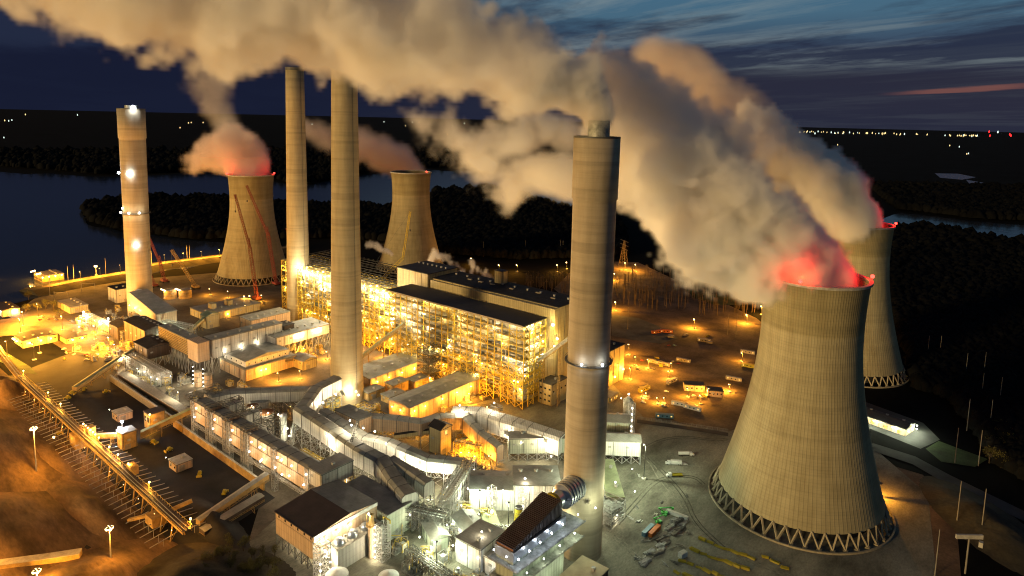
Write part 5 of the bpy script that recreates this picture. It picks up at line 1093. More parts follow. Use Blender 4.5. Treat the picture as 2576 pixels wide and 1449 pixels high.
# ---------------------------------------------------------------- coal yard
def yard_trestle():
    t = T('rail_trestle', 'long lamp lit rail trestle crossing the coal yard with comb like side beams', 'trestle', (-540, 172, 0))
    x0, x1 = -700, -366; Y = lambda x: 174 + (x + 700) / 334 * -9
    b = MB(); n = 48
    for k in range(n):
        xa, xb = x0 + (x1 - x0) * k / n, x0 + (x1 - x0) * (k + 1) / n
        for s in (-1, 1): b.bar((xa, Y(xa) + s * 2.6, 10.5), (xb, Y(xb) + s * 2.6, 10.5), .5, 1.6)
        b.bar((xa, Y(xa) - 3, 11.2), (xa, Y(xa) + 3, 11.2), .5, .3)
        if k % 2 == 0:
            for s in (-1, 1): b.bar((xa, Y(xa) + s * 4.2, 0), (xa, Y(xa) + s * 2.6, 10), .6)
            b.bar((xa, Y(xa) - 3.6, 4), (xa, Y(xa) + 3.6, 4), .3); b.bar((xa, Y(xa) - 4.1, 0), (xa, Y(xa) + 2.8, 9.6), .25)
    b.build('frame', M['rust'], t)
    b = MB()
    for k in range(n):
        xa, xb = x0 + (x1 - x0) * k / n, x0 + (x1 - x0) * (k + 1) / n
        b.add([(xa, Y(xa) - 3, 11.4), (xb, Y(xb) - 3, 11.4), (xb, Y(xb) + 3, 11.4), (xa, Y(xa) + 3, 11.4)], [(0, 1, 2, 3)])
    b.build('deck', M['siding_b'], t)
    for s in (-1.0, 1.0):
        b = MB()
        for k in range(n):
            xa, xb = x0 + (x1 - x0) * k / n, x0 + (x1 - x0) * (k + 1) / n; b.bar((xa, Y(xa) + s, 11.6), (xb, Y(xb) + s, 11.6), .3)
        b.build('rail', M['steel'], t)
    for s in (-3.2, 3.2):
        b = MB()
        for k in range(n):
            xa, xb = x0 + (x1 - x0) * k / n, x0 + (x1 - x0) * (k + 1) / n; b.bar((xa, Y(xa) + s, 12.6), (xb, Y(xb) + s, 12.6), .14); b.bar((xa, Y(xa) + s, 11.4), (xa, Y(xa) + s, 12.6), .14)
        b.build('railing', M['steel_y'], t)
    for k in range(46):
        x = x0 + 12 + k * 6.9
        if 0: continue
        for s in (-1, 1):
            b = MB(); b.bar((x, Y(x) + s * 3.5, 5.2), (x + 1, Y(x) + s * 17, 4.2), .35); b.bar((x, Y(x) + s * 9, 0), (x, Y(x) + s * 9, 5), .2); b.build('side_beam', M['steel'], t)
    b = MB(); x = -545; b.box(x - 6, x + 6, Y(x) - 5, Y(x) + 5, 0, 10); b.box(x + 2, x + 9, Y(x) + 3, Y(x) + 8, 9, 15); b.build('hoist_house', M['ochre'], t)
    b = MB(); x = -462; b.box(x - 3, x + 5, Y(x) + 3, Y(x) + 8, 8, 14); b.build('control_cabin', M['ochre'], t)
    lx = [-702, -632, -600, -548, -543, -538, -533, -528, -523, -516, -496, -480, -462, -428, -370]
    for x in lx: lamp(t, (x, Y(x) + 3.6, 15), 'sodium', 5500, .62, (.5, .6, -.8))
    for x in lx:
        b = MB(); b.bar((x, Y(x) + 3.4, 11), (x, Y(x) + 3.4, 14.6), .18); b.build('lamp_post', M['steel'], t)
    for k in range(14): lamp(t, (-690 + k * 24, Y(-690 + k * 24) - 4, 8), 'sodium', 700, .22, (0, -1, -1))
yard_trestle()
t = T('railway_track', 'railway track running on from the near end of the trestle to the bottom edge', 'railway', (-330, 166, 0)); b = MB()
for k in range(60): x = -364 + k * 1.6; b.bar((x, 162.5, .6), (x, 167.5, .6), .8, .3)
b.build('sleeper_row', M['bark'], t)
for s in (-1, 1): b = MB(); b.bar((-364, 165 + s, .95), (-268, 165 + s, .95), .3); b.build('rail', M['steel'], t)
t = T('railway_track', 'railway track on the curved bank at the left edge beyond the trestle', 'railway', (-760, 180, 0))
for s in (-1, 1):
    b = MB(); b.bar((-703, 175 + s, 11), (-770, 180 + s, 12), .5); b.bar((-770, 180 + s, 12), (-850, 188 + s, 12), .5); b.build('rail', M['steel'], t)
b = MB(); b.bar((-703, 175, 10), (-770, 180, 10), 6, 1.5); b.bar((-770, 180, 10.6), (-850, 188, 10.6), 6, 1.5); b.build('ballast', M['ochre'], t)
def wall_(label, pts, h, w=1.0, m='ochre'):
    t = T('retaining_wall', label, 'wall', (*pts[0], 0)); b = MB()
    for p, q in zip(pts, pts[1:]): b.bar((*p, h / 2), (*q, h / 2), w, h)
    b.build('wall', M[m], t); b = MB()
    for p, q in zip(pts, pts[1:]): b.bar((*p, h + .15), (*q, h + .15), w + .5, .3)
    b.build('coping', M['pale'], t)
wall_('ochre retaining wall between the coal yard and the twin storey duct', [(-526, 229.5), (-388, 226)], 6)
wall_('pale brown retaining wall at the far side of the coal yard', [(-660, 233), (-532, 231)], 6, 1, 'dull')
b = MB(); b.box(-655, -530, 238, 246, 3, 6.5); t = T('conveyor', 'low brown covered belt running behind the far retaining wall', 'conveyor', (-590, 242, 0)); b.build('gallery', M['siding_b'], t); b = MB(); b.prism([(-655.5, 237.6), (-529.5, 237.6), (-529.5, 246.4), (-655.5, 246.4)], 6.51, 6.9); b.build('roof', M['dull'], t); b = MB(); [b.bar((x, 242, 0), (x, 242, 3), .8) for x in range(-650, -530, 12)]; b.build('leg_frame', M['rust'], t)
OT = bldg('orange lit hoist hut at the end of the low brown covered belt', -542, -532, 214, 226, 13, 'ochre', 'roof_b', windows=[('s', 2, 6, 2.4, 4)], name='hut', cat='hut')
for p in ((-531, 214, 13.6), (-531, 213, 3)): lamp(OT, p, 'sodium', 4000, .7, (1, -1, 0))
HT = bldg('ochre hopper tower with two cold white floodlights in the coal yard', -523, -513, 187, 197, 13, 'ochre', 'dull', name='hopper_tower')
lamp(HT, (-526, 192, 17), 'cold', 8000, 1.0, (-1.5, 1.5, 1)); lamp(HT, (-520, 188, 15.5), 'cold', 9000, 1.2, (-.5, -2, 0))
b = MB(); b.bar((-526, 192, 0), (-526, 192, 17), .4); b.build('mast', M['steel'], HT)
conveyor('short pale conveyor from the rail trestle to the ochre hopper tower', (-540, 176, 6), (-522, 190, 8), 3, 2.4, 'ochre', 'roof_l')
for i, (x, y, l) in enumerate(((-571, 209, 'farther'), (-459, 204, 'nearer'))):
    s = bldg(l + ' of the two pale sheds standing alone on the black coal yard', x - 6, x + 6, y - 5.5, y + 5.5, 6, 'siding_o', 'pale', windows=[('s', 2, 2.4, 1.5, 1.4)], name='shed', cat='shed', vents=1, group='sheds on the coal yard')
    lamp(s, (x - 8, y - 6.5, 7), 'mercury', 450, .3, (0, -.5, .5))
# ---------------------------------------------------------------- tall lamp posts
def mast_lamp(label, p, h, power, kind='sodium', r=1.0, heads=4, group=None):
    t = T('lamp_post', label, 'lamp post', p, group=group); b = MB(); b.tube(p, (p[0], p[1], p[2] + h), .32 if group else .5, .2, 10); b.build('pole', M['lamp_post' if group else 'steel'], t)
    b = MB(); k_ = .45 if group else 1; b.lathe((p[0], p[1], p[2] + h), [(.3, -.4), (1.9 * k_, -.1), (1.9 * k_, .2), (.3, .4)], 12); b.build('head', M['steel_d'], t)
    f = MB(); f.cbox(p, 3, 3, .8); f.build('footing', M['pale'], t)
    for k in range(heads):
        a = k / heads * 6.283 + (3.6 if heads == 1 else 0); lamp(t, (p[0] + 1.2 * math.cos(a), p[1] + 1.2 * math.sin(a), p[2] + h - .6), kind, power if k == 0 else 0, r * (.75 if group else 1), (1.2 * math.cos(a), 1.2 * math.sin(a), -1.6))
    return t
mast_lamp('tall orange lamp mast standing on the bare earth by the rail trestle', (-524, 136, 0), 33, 75000, r=1.1)
mast_lamp('tall orange lamp mast at the bottom edge beyond the coal strip', (-381, 130, 3), 21, 26000, r=1.0)
mast_lamp('tall lamp mast out on the bare earth beyond the left edge, its light spilling in', (-690, 120, 0), 32, 170000)
mast_lamp('unseen lamp mast added on the slope below the bottom edge', (-430, 74, 0), 18, 45000)  # added out of view, throws light onto the bottom left corner
RP = [(-1064, 318), (-1066, 345), (-1070, 372), (-1072, 400), (-1082, 425), (-1094, 450), (-1101, 478), (-1094, 505), (-1088, 532), (-1083, 560), (-1080, 590)]
for i, p in enumerate(RP): mast_lamp('orange lamp post along the lakeside embankment road', (*p, 6.2), 13, 60000, r=.35, heads=1, group='lamp posts along the embankment road')
mast_lamp('lamp post with three heads on the lake end of the embankment', (-1085, 372, 6), 14, 9000, r=1.3, heads=3)
mast_lamp('lone lamp post at the tip of the shore by the intake house', (-1172, 268, 0), 10, 9000, r=1.2, heads=1)
LOT = [(-905, 232), (-878, 222), (-856, 256), (-812, 275), (-790, 215), (-760, 236), (-740, 262), (-800, 190), (-772, 205), (-848, 192), (-930, 254)]
for p in LOT: mast_lamp('orange street lamp on the parking ground round the admin building', (*p, 0), 17, 110000, r=.75, heads=1, group='street lamps round the admin building')
for p in ((-795, 268), (-752, 292), (-702, 306), (-735, 322)): mast_lamp('greenish street lamp among the grey racks below the lakeside stack', (*p, 0), 16, 9000, 'mercury', .8, 1, 'greenish lamps below the lakeside stack')
for p in [(q[0], q[1]) for q in (G('R1', 735, 1000, 10), G('R1', 950, 1060, 10))]: mast_lamp('glaring white lamp post in the rack yard left of the dark sheds', (*p, 0), 14, 22000, 'mercury', 1.7, 1, 'glaring rack yard lamps')
EL = [('R8', 805, 690), ('R8', 1185, 655), ('R8', 1185, 436), ('R8', 305, 262), ('R8', 380, 275), ('R8', 228, 345), ('R8', 1290, 590), ('R3', 760, 350), ('R3', 960, 400), ('R3', 1382, 400), ('R3', 1450, 380), ('R3', 1090, 400), ('R8', 235, 560)]
for i, (c, x, y) in enumerate(EL):
    p = G(c, x, y); mast_lamp('orange lamp post in the dark switchyard and field beyond the plant', (p.x, p.y, 0), 12, 50000 if c == 'R8' else 26000, r=1.25, heads=1, group='lamp posts in the switchyard fields')
YL = [('R8', 340, 1060, 'sodium', 40000, 12), ('R8', 330, 880, 'sodium', 36000, 12), ('R8', 760, 1190, 'sodium', 16000, 9), ('R8', 620, 1060, 'sodium', 14000, 9), ('R8', 470, 980, 'sodium', 24000, 10), ('R8', 640, 1000, 'sodium', 14000, 9), ('R8', 850, 1240, 'sodium', 14000, 9), ('R8', 1150, 930, 'sodium', 16000, 10), ('R8', 380, 960, 'sodium', 20000, 10), ('R8', 430, 1190, 'sodium', 5000, 7), ('R8', 540, 1235, 'sodium', 7000, 6), ('R8', 590, 1235, 'sodium', 4500, 6), ('R8', 915, 1175, 'sodium', 14000, 7), ('R8', 1060, 1150, 'sodium', 26000, 8), ('R8', 460, 1200, 'sodium', 4500, 6)]
for c, x, y, k, pw, h in YL:
    p = G(c, x, y); mast_lamp('short orange lamp post in the contractors yard right of the thick stack', (p.x, p.y, 0), h, pw, k, .6, 1, 'lamp posts in the contractors yard')
p = G('S1', 735, 1170); mast_lamp('lone orange lamp post behind the foot of the nearest cooling tower', (p.x - 8, p.y + 4, 0), 10, 26000, heads=1)
for p, pw in (((-203, 408), 30000), ((-216, 350), 30000), ((-246, 246), 14000), ((-252, 262), 8000), ((-262, 300), 14000), ((-310, 270), 9000), ((-240, 302), 12000), ((-296, 290), 9000)): mast_lamp('greenish floodlight mast on the gravel round the thick stack', (*p, 0), 26 if pw > 20000 else 16, pw, 'mercury', .5, 1, 'greenish floodlight masts round the thick stack')
for p in ((-418, 470), (-455, 466), (-500, 420), (-470, 408), (-520, 440), (-420, 410), (-560, 440), (-380, 420), (-372, 470), (-350, 410)): mast_lamp('orange lamp post in the yard at the foot of the boiler houses', (*p, 0), 9, 24000, 'sodium', .6, 1, 'lamp posts at the foot of the boiler houses')
for p in ((-585, 390), (-560, 400), (-640, 420), (-535, 352), (-720, 420), (-690, 415), (-545, 335)): mast_lamp('orange lamp post between the two tall chimneys', (*p, 0), 9, 24000, 'sodium', .7, 1, 'lamp posts between the tall chimneys')
for p in [(x_, 257) for x_ in range(-492, -330, 23)]: mast_lamp('white floodlight mast added between twin storey duct and long upper duct to light them', (*p, 0), 13, 5000, 'white', .45, 1, 'added floodlight masts between the two ducts')  # row of masts added to brighten the long duct walls and the ground
for p in [(-640, 250), (-600, 262), (-560, 250), (-530, 275), (-680, 254), (-725, 262)]: mast_lamp('white floodlight mast in the rack yard behind the far retaining wall', (*p, 0), 13, 7000, 'white', .5, 1, 'floodlight masts in the rack yard')
for p in ((-310, 344), (-318, 352), (-296, 350), (-370, 352), (-360, 380), (-345, 398)): mast_lamp('orange lamp post in the yard behind the narrow yellow tower', (*p, 0), 8, 12000, 'sodium', .5, 1, 'lamp posts behind the yellow tower')
for p in ((-880, 440), (-850, 450), (-800, 470), (-770, 430), (-900, 360)): mast_lamp('orange lamp post in the crane yard before the red crane tower', (*p, 0), 10, 16000, 'sodium', .8, 1, 'lamp posts in the crane yard')
# ---------------------------------------------------------------- cranes
def crane(label, base, pts, m='red', w=2.2, hook=None, group='lattice cranes', mastw=3.4):
    """pts: points in the plane of the base, first = foot, then joints"""
    t = T('crane', label, 'crane', (base.x, base.y, 0), group=group)
    b = MB(); b.box(base.x - 4, base.x + 4, base.y - 3.5, base.y + 3.5, 1.6, 4.8); b.box(base.x - 7, base.x - 4, base.y - 3, base.y + 3, 2, 5); b.build('cab', M[m], t)
    for s in (-1, 1): b = MB(); b.box(base.x - 5, base.x + 5, base.y + s * 4 - 1, base.y + s * 4 + 1, 0, 1.9); b.build('crawler_track', M['rubber'], t)
    for i, (p, q) in enumerate(zip(pts, pts[1:])):
        b = MB(); d = q - p; n = max(3, int(d.length / 3.2)); s = Vector((0, 0, 1)).cross(d.normalized()); s = s.normalized() if s.length > .05 else Vector((1, 0, 0)); u = d.normalized().cross(s).normalized(); ww = (mastw if i == 0 and len(pts) > 2 else w) / 2
        C4 = [s * ww + u * ww, s * -ww + u * ww, s * -ww - u * ww, s * ww - u * ww]
        for k in range(n):
            a, e = p.lerp(q, k / n), p.lerp(q, (k + 1) / n)
            for j in range(4): b.bar(a + C4[j], e + C4[j], .36); b.bar(a + C4[j], e + C4[(j + 1) % 4], .24)
        b.build('mast' if i == 0 and len(pts) > 2 else 'boom', M[m], t)
    b = MB(); tip = pts[-1]; b.bar(tip, (tip.x, tip.y, tip.z - 22), .22); b.bar(pts[-1], pts[0] + Vector((-5, 0, 6)), .16); b.cbox((tip.x, tip.y, tip.z - 24), 1.4, 1.4, 2.4); b.build('cable', M['steel_d'], t)
    if len(pts) > 2:
        j = pts[1]; b = MB(); k = j + (j - pts[2]).normalized() * 9 + Vector((0, 0, 6)); b.bar(j, k, .6); b.bar(k, pts[2], .2); b.bar(k, pts[0], .2); b.bar(j, j + Vector((0, 0, 12)), .5); b.bar(j + Vector((0, 0, 12)), k, .3); b.build('backstay', M[m], t)
    return t
def crane_px(label, c, foot, joints, **k):
    b = G(c, *foot); f = fwd_of(b); return crane(label, b, [b + Vector((0, 0, 3))] + [PX(c, x, y, f) for x, y in joints], **k)
crane_px('left of the two red cranes with slanted jibs in front of the far cooling tower', 'S2', (1050, 1449), [(1000, 1095), (902, 742)])
crane_px('right of the two red cranes with slanted jibs in front of the far cooling tower', 'S2', (1178, 1349), [(1122, 1010), (980, 682)], w=2.4)
crane_px('dark red crane with crossed jib just right of the lakeside stack', 'S2', (432, 1330), [(402, 1205), (330, 1035)])
crane_px('yellow single boom crane leaning left behind the lakeside tanks', 'S2', (640, 1372), [(478, 1112)], m='rust', w=3)
crane_px('red crane boom crossing in front of the farther tall chimney', 'R2', (1060, 960), [(960, 610), (752, 243)])
crane_px('small dark crane jib before the lakeside stack', 'S2', (365, 1360), [(300, 1225), (272, 1205)], w=1.6)
bb = Vector((-640, 500, 66)); f = fwd_of(bb); t = crane('dark green crane boom standing up from the roofless boiler house', Vector((-655, 492, 0)), [Vector((-655, 492, 3)), PX('D', 1014, 648, fwd_of(Vector((-655, 492, 0)))), PX('D', 1032, 532, fwd_of(Vector((-655, 492, 0))))], m='steel_y', w=2)
# ---------------------------------------------------------------- small plant equipment
def skid(k):
    t = T('equipment_skid', 'small pump skid', 'equipment', (0, 0, 0), group='x'); b = MB(); rd = random.Random(k)
    b.box(-2.4, 2.4, -1.5, 1.5, 0, .4); b.build('base', M['pale'], t); b = MB()
    if k % 3 == 0: b.tube((-1.6, 0, 1.6), (1.4, 0, 1.6), 1.1, 1.1, 16)
    elif k % 3 == 1: b.tube((-.8, 0, .4), (-.8, 0, 4.2), 1.0, 1.0, 16); b.tube((1.2, 0, .4), (1.2, 0, 2.8), .7, .7, 12)
    else: b.box(-1.8, .4, -1.1, 1.1, .4, 2.8); b.box(.7, 2.1, -.8, .8, .4, 1.7)
    b.build('vessel', M[('siding', 'metal', 'white', 'siding_g', 'ochre', 'casing2')[k]], t)
    for j in range(3):
        b = MB(); x = rd.uniform(-2, 2); b.tube((x, -1.4, .4), (x, -1.4, 3.4 + j), .16, .16, 6); b.tube((x, -1.4, 3.4 + j), (x + 3, 1.2, 3.4 + j), .16, .16, 6); b.build('pipe', M[('steel', 'steel_y', 'dull')[j]], t)
    b = MB(); b.truss(-2.3, 2.3, -1.6, 1.6, 0, 3.6, 3.6, .14); b.build('frame', M['steel' if k % 2 else 'steel_y'], t); return t
SK = [skid(k) for k in range(6)]; scm = make_tree_map(); rz_ = random.Random(42)
ZN = [((-500, -350, 246, 266), 34, 'in the gap behind the twin storey duct'), ((-290, -212, 236, 302), 34, 'in the lit yard left of the louvred duct'), ((-770, -600, 238, 286), 46, 'in the rack yard below the brown shutter building'), ((-600, -505, 246, 310), 30, 'round the twin rusty silos'), ((-500, -350, 345, 436), 40, 'in the orange yard before the boiler houses'), ((-720, -540, 385, 450), 34, 'between the farther tall chimney and the galleries'), ((-900, -800, 270, 330), 24, 'at the foot of the lakeside stack'), ((-345, -285, 325, 365), 16, 'round the narrow yellow tower'), ((-280, -200, 228, 240), 12, 'at the bottom edge before the louvred duct')]
q_ = 0
for (x0_, x1_, y0_, y1_), n_, w_ in ZN:
    for k in range(n_):
        loc = (rz_.uniform(x0_, x1_), rz_.uniform(y0_, y1_), 0); s_ = rz_.uniform(.7, 1.5); l_ = 'small framed plant unit ' + w_
        if q_ < 6: o_ = SK[q_]; o_.location = loc; o_['label'] = l_; o_.rotation_euler = (0, 0, 1.5708 * (k % 4))
        else: o_ = copy_thing(SK[q_ % 6], loc, 1.5708 * (k % 4), l_, (s_,) * 3, scm)
        o_['group'] = 'equipment ' + w_; q_ += 1
wall_('brightly lit low wall running out of the bottom left corner', [tuple(G('R4', -60, 1410)[:2]), tuple(G('R4', 300, 1362)[:2]), tuple(G('R4', 520, 1328)[:2])], 3.5, 5)
pw_ = G('R4', 240, 1500); mast_lamp('unseen lamp mast added under the bottom left edge to shine on the low wall', (pw_.x, pw_.y, 0), 8, 26000)  # added out of view to light the low wall
for (x, y, z, p_) in ((-178, 322, 44, 5000), (-178, 301, 38, 5000), (-198, 296, 26, 2500)): lamp(SR, (x, y, z), 'mercury', p_, .5, (3, -1, 0), 'floodlight')  # added on the stack to light the gravel yard, no fixtures seen here
for (x, y, z, p_) in ((-204, 388, 16, 6000), (-190, 366, 15, 6000)): lamp(GR, (x + 2, y, z), 'mercury', p_, .4, (2, 0, 0), 'floodlight')  # added on the hall as well, to spread light over the gravel
# ---------------------------------------------------------------- vehicles, containers, loose goods
def wheels(t, xs, y, r=.55):
    for x in xs:
        for s in (-1, 1):
            b = MB(); b.tube((x, s * y - .18, r), (x, s * y + .18, r), r, r, 14); w = b.build('wheel', M['rubber'], t); g = MB(); g.tube((x, s * (y + .2) - .02, r), (x, s * (y + .2) + .02, r), r * .5, r * .5, 10); ORG[w.name] = Vector((0, 0, 0)); g.build('rim', M['dull'], w)
def truck(label, p, rz, body='white', load='tank', group=None):
    t = T('truck', label, 'truck', p, rz, group, True)
    b = MB(); b.prism([(3.2, -1.2), (5.4, -1.2), (5.4, 1.2), (3.2, 1.2)], .7, 2.9); b.prism([(5.4, -1.1), (6.9, -1.0), (6.9, 1.0), (5.4, 1.1)], .7, [2.0, 1.7, 1.7, 2.0]); b.build('cab', M[body], t)
    b = MB(); b.prism([(5.38, -1.0), (5.5, -1.0), (5.5, 1.0), (5.38, 1.0)], 2.05, 2.75); b.build('windscreen', M['glass'], t)
    b = MB(); b.box(-5, 6.5, -.6, .6, .5, .85); b.build('chassis', M['rubber'], t)
    b = MB()
    if load == 'tank': b.tube((-5, 0, 2.1), (2.8, 0, 2.1), 1.25, 1.25, 20); b.build('tank', M['white'], t, smooth=False)
    elif load == 'box': b.box(-5, 2.8, -1.25, 1.25, .9, 3.4); b.build('cargo_box', M[body], t)
    else: b.box(-5, 2.8, -1.2, 1.2, .9, 1.2); b.box(-5, 2.8, -1.25, -1.1, 1.2, 1.7); b.box(-5, 2.8, 1.1, 1.25, 1.2, 1.7); b.build('flatbed', M['yellow'], t)
    wheels(t, (-4, -2.6, 5.6), 1.15); return t
def car(label, p, rz, col, group=None):
    t = T('parked_car', label, 'car', p, rz, group, True)
    b = MB(); b.prism([(-2.2, -.9), (2.2, -.9), (2.2, .9), (-2.2, .9)], .35, [.95, .8, .8, .95]); b.prism([(-1.7, -.75), (.9, -.75), (.9, .75), (-1.7, .75)], .93, 1.5); b.build('body', M[col], t)
    b = MB(); b.prism([(-1.74, -.7), (1.1, -.7), (1.1, .7), (-1.74, .7)], .98, 1.38); b.build('window', M['glass'], t); wheels(t, (-1.4, 1.4), .8, .33); return t
def container(label, p, rz, col, L=12.2, H=2.7, W=2.5, group=None, name='container', cat='container'):
    t = T(name, label, cat, p, rz, group, True); b = MB(); b.box(-L / 2, L / 2, -W / 2, W / 2, .15, H); n = int(L / .6)
    for k in range(n):
        x = -L / 2 + .3 + k * L / n; b.box(x, x + .25, -W / 2 - .06, W / 2 + .06, .3, H - .15)
    b.build('body', M[col], t); b = MB(); b.box(-L / 2 - .03, L / 2 + .03, -W / 2 - .03, W / 2 + .03, H, H + .08); b.build('roof', M['pale' if col in ('dull', 'white') else col], t)
    b = MB(); b.box(L / 2, L / 2 + .08, -W / 2 + .15, -.04, .3, H - .15); b.box(L / 2, L / 2 + .08, .04, W / 2 - .15, .3, H - .15); b.build('door', M[col], t); return t
def trailer(label, p, rz, col='dull', L=16, group=None):
    t = container(label, p, rz, col, L, 3.4, 3.2, group, 'office_trailer', 'trailer')
    for k in range(4):
        b = MB(); x = -L / 2 + 2 + k * (L - 4) / 3; b.box(x - .6, x + .6, -1.72, -1.66, 1.5, 2.5); b.build('window', GL['window'] if k % 3 == 0 else M['glass'], t)
    return t
R7 = lambda x, y: G('R7', x, y)
hd = -AD
truck('white tank truck parked on the gravel, farthest of the three trucks', R7(890, 545), hd + .05, 'white', 'tank')
truck('white box truck in the middle of the three parked trucks', R7(812, 612), hd + 3.1, 'white', 'box')
truck('yellow flatbed truck nearest of the three parked trucks', R7(820, 700), hd + 3.25, 'white', 'flat')
car('white pickup parked beside the white box truck', R7(885, 613), hd, 'white')
container('grey blue shipping container lying beside the orange one', R7(612, 1120), hd + .9, 'blue')
container('orange shipping container beside the pipe stacks', R7(660, 1125), hd + .9, 'orange')
container('long white box beam lying on the gravel behind the scrap', R7(832, 1000), hd - .62, 'white', 14, 2.2, 2, None, 'site_box', 'site box')
container('small white hut box at the corner of the pipe field', R7(872, 1305), hd + .6, 'white', 5, 3, 3, None, 'site_box', 'site box')
rnd = random.Random(11)
for i in range(36):
    x_, y_ = rnd.uniform(470, 900), rnd.uniform(640, 1420)
    t = T('timber_pile', 'low pile of boards or scrap on the gravel between stack and nearest cooling tower', 'timber pile', R7(x_, y_) if i % 2 else R7(560 + rnd.uniform(0, 380), 1000 + rnd.uniform(-60, 340)), hd + rnd.uniform(0, 3), 'small piles on the gravel', True); b = MB()
    for k in range(rnd.randint(3, 8)): cx_, cy2 = rnd.uniform(-1.6, 1.6), rnd.uniform(-1.2, 1.2); b.bar((cx_ - rnd.uniform(.5, 2.5), cy2, .2 + .15 * k), (cx_ + rnd.uniform(.5, 2.5), cy2 + rnd.uniform(-.8, .8), .2 + .15 * k), .35, .2)
    b.build('board', M[('dull', 'steel', 'bark_' if 0 else 'pale', 'steel_d')[i % 4]], t)
def lift(label, p, rz):
    t = T('boom_lift', label, 'boom lift', p, rz, None, True); b = MB(); b.box(-2, 2, -1.1, 1.1, .7, 1.7); b.build('base', M['green'], t); b = MB(); b.bar((0, 0, 1.8), (-4, 0, 4.2), .6); b.bar((-4, 0, 4.2), (4.5, 0, 5), .5); b.build('boom', M['green'], t)
    b = MB(); b.box(4.2, 5.8, -.8, .8, 3.8, 4.9); b.build('basket', M['green'], t); wheels(t, (-1.4, 1.4), 1.1, .55)
lift('bright green boom lift behind the orange container', R7(735, 985), hd); lift('bright green boom lift touching the orange container', R7(690, 1052), hd + .4)
def bundle(label, p, rz, L, n, m, r=.22, group='stacked pipes on the gravel', name='pipe_bundle'):
    t = T(name, label, 'pipe bundle', p, rz, group, True); b = MB()
    for k in range(n):
        row = k // 6; b.tube((-L / 2 + rnd.uniform(-.4, .4), -1.3 + (k % 6) * .5 + row * .2, .3 + row * .42), (L / 2, -1.3 + (k % 6) * .5 + row * .2, .3 + row * .42), r, r, 8)
    b.build('pipe_stack', M[m], t)
    b = MB(); [b.box(x, x + .3, -1.6, 1.7, 0, .12) for x in (-L / 3, L / 3)]; b.build('timber', M['bark'], t)
for i in range(30):
    u, v = rnd.random(), rnd.random(); x = 560 + 330 * u + 40 * v; y = 1330 - 330 * u + rnd.uniform(-70, 60)
    bundle('grey steel pipes stacked in the littered field beside the orange container', R7(x, y), hd + .7 + rnd.uniform(-.3, .3), rnd.uniform(4, 9), rnd.randint(6, 16), ('steel', 'steel_d', 'casing2', 'dull')[i % 4])
for r_, (xa, ya, xb, yb, n) in enumerate(((1020, 1180, 1390, 1310, 7), (965, 1260, 1345, 1400, 7), (870, 1340, 1180, 1455, 6), (1495, 1305, 1640, 1385, 3), (830, 1425, 990, 1490, 3))):
    for k in range(n):
        u = k / max(1, n - 1); bundle('yellow pipes lying in rows on gravel at the foot of the nearest cooling tower', R7(xa + (xb - xa) * u, ya + (yb - ya) * u + rnd.uniform(-6, 6)), hd - .55 + rnd.uniform(-.3, .3), rnd.uniform(3.5, 6), rnd.randint(4, 14), 'yellow', .17, 'yellow pipe rows')
R8 = lambda x, y: G('R8', x, y)
TR = [((640, 1080), .75, 'dull', 'grey trailer just left of the twin contractor huts'), ((440, 1140), .75, 'yellow', 'yellow lit trailer above the glowing gear cluster'), ((575, 955), -.5, 'dull', 'trailer lying behind the lit block at the edge of the glow'), ((1090, 1065), -.5, 'dull', 'lone pale trailer near the nearest cooling tower'), ((725, 930), -.5, 'dull', 'trailer in the dark row behind the contractor huts'), ((520, 940), -.5, 'dull', 'small trailer at the left end of the dark row'), ((535, 722), .5, 'orange', 'orange trailer on the pale apron, left one'), ((600, 718), -.3, 'orange', 'orange trailer on the pale apron, right one'), ((875, 785), -.3, 'dull', 'rust coloured trailer in the dark field'), ((1200, 970), -.4, 'yellow', 'yellowish trailer half hidden by the nearest cooling tower'), ((1190, 870), -.4, 'dull', 'grey trailer in the dark field near the nearest cooling tower'), ((790, 1275), -.6, 'white', 'white trailer in front of the scrap heap'), ((700, 1247), -.4, 'white', 'white low trailer behind the white trailer')]
for (x, y), a, c, l in TR: trailer(l, R8(x, y), hd + a, c, 15)
trailer('blue container office at the fence with light behind it', R8(588, 1335), hd - .1, 'blue', 15)
for (xa, ya, xb, yb, l) in ((725, 1120, 865, 1150, 'left'), (892, 1165, 985, 1200, 'right')):
    a, b_ = R8(xa, ya), R8(xb, yb); h_ = bldg(l + ' of the two orange lit contractor huts', a.x, a.x + (b_ - a).length, a.y - 2, a.y + 7, 6, 'siding_o', 'roof_d', rz=math.atan2(b_.y - a.y, b_.x - a.x) if 0 else .55, windows=[('s', 4, 2.5, 1.4, 1.4)], name='contractor_hut', cat='hut', group='contractor huts')
cols = ['dull', 'white', 'blue', 'yellow', 'red', 'steel']
for i in range(34):
    c_, (xa, xb, ya, yb) = rnd.choice((((0), (380, 620, 1120, 1260)), ((0), (660, 900, 1180, 1290)), ((0), (380, 700, 910, 1010)), ((0), (840, 960, 1160, 1200)), ((0), (600, 1040, 740, 820))))
    x, y = rnd.uniform(xa, xb), rnd.uniform(ya, yb)
    if i % 3: car('small vehicle parked in the contractors yard right of the thick stack', R8(x, y), hd + rnd.uniform(-1, 1), cols[i % 6], 'vehicles in the contractors yard')
    else: container('crate of gear standing in the contractors yard right of the thick stack', R8(x, y), hd + rnd.uniform(-1, 1), cols[i % 6], rnd.uniform(3, 8), rnd.uniform(1.4, 2.8), 2.4, 'crates in the contractors yard', 'gear_crate', 'crate')
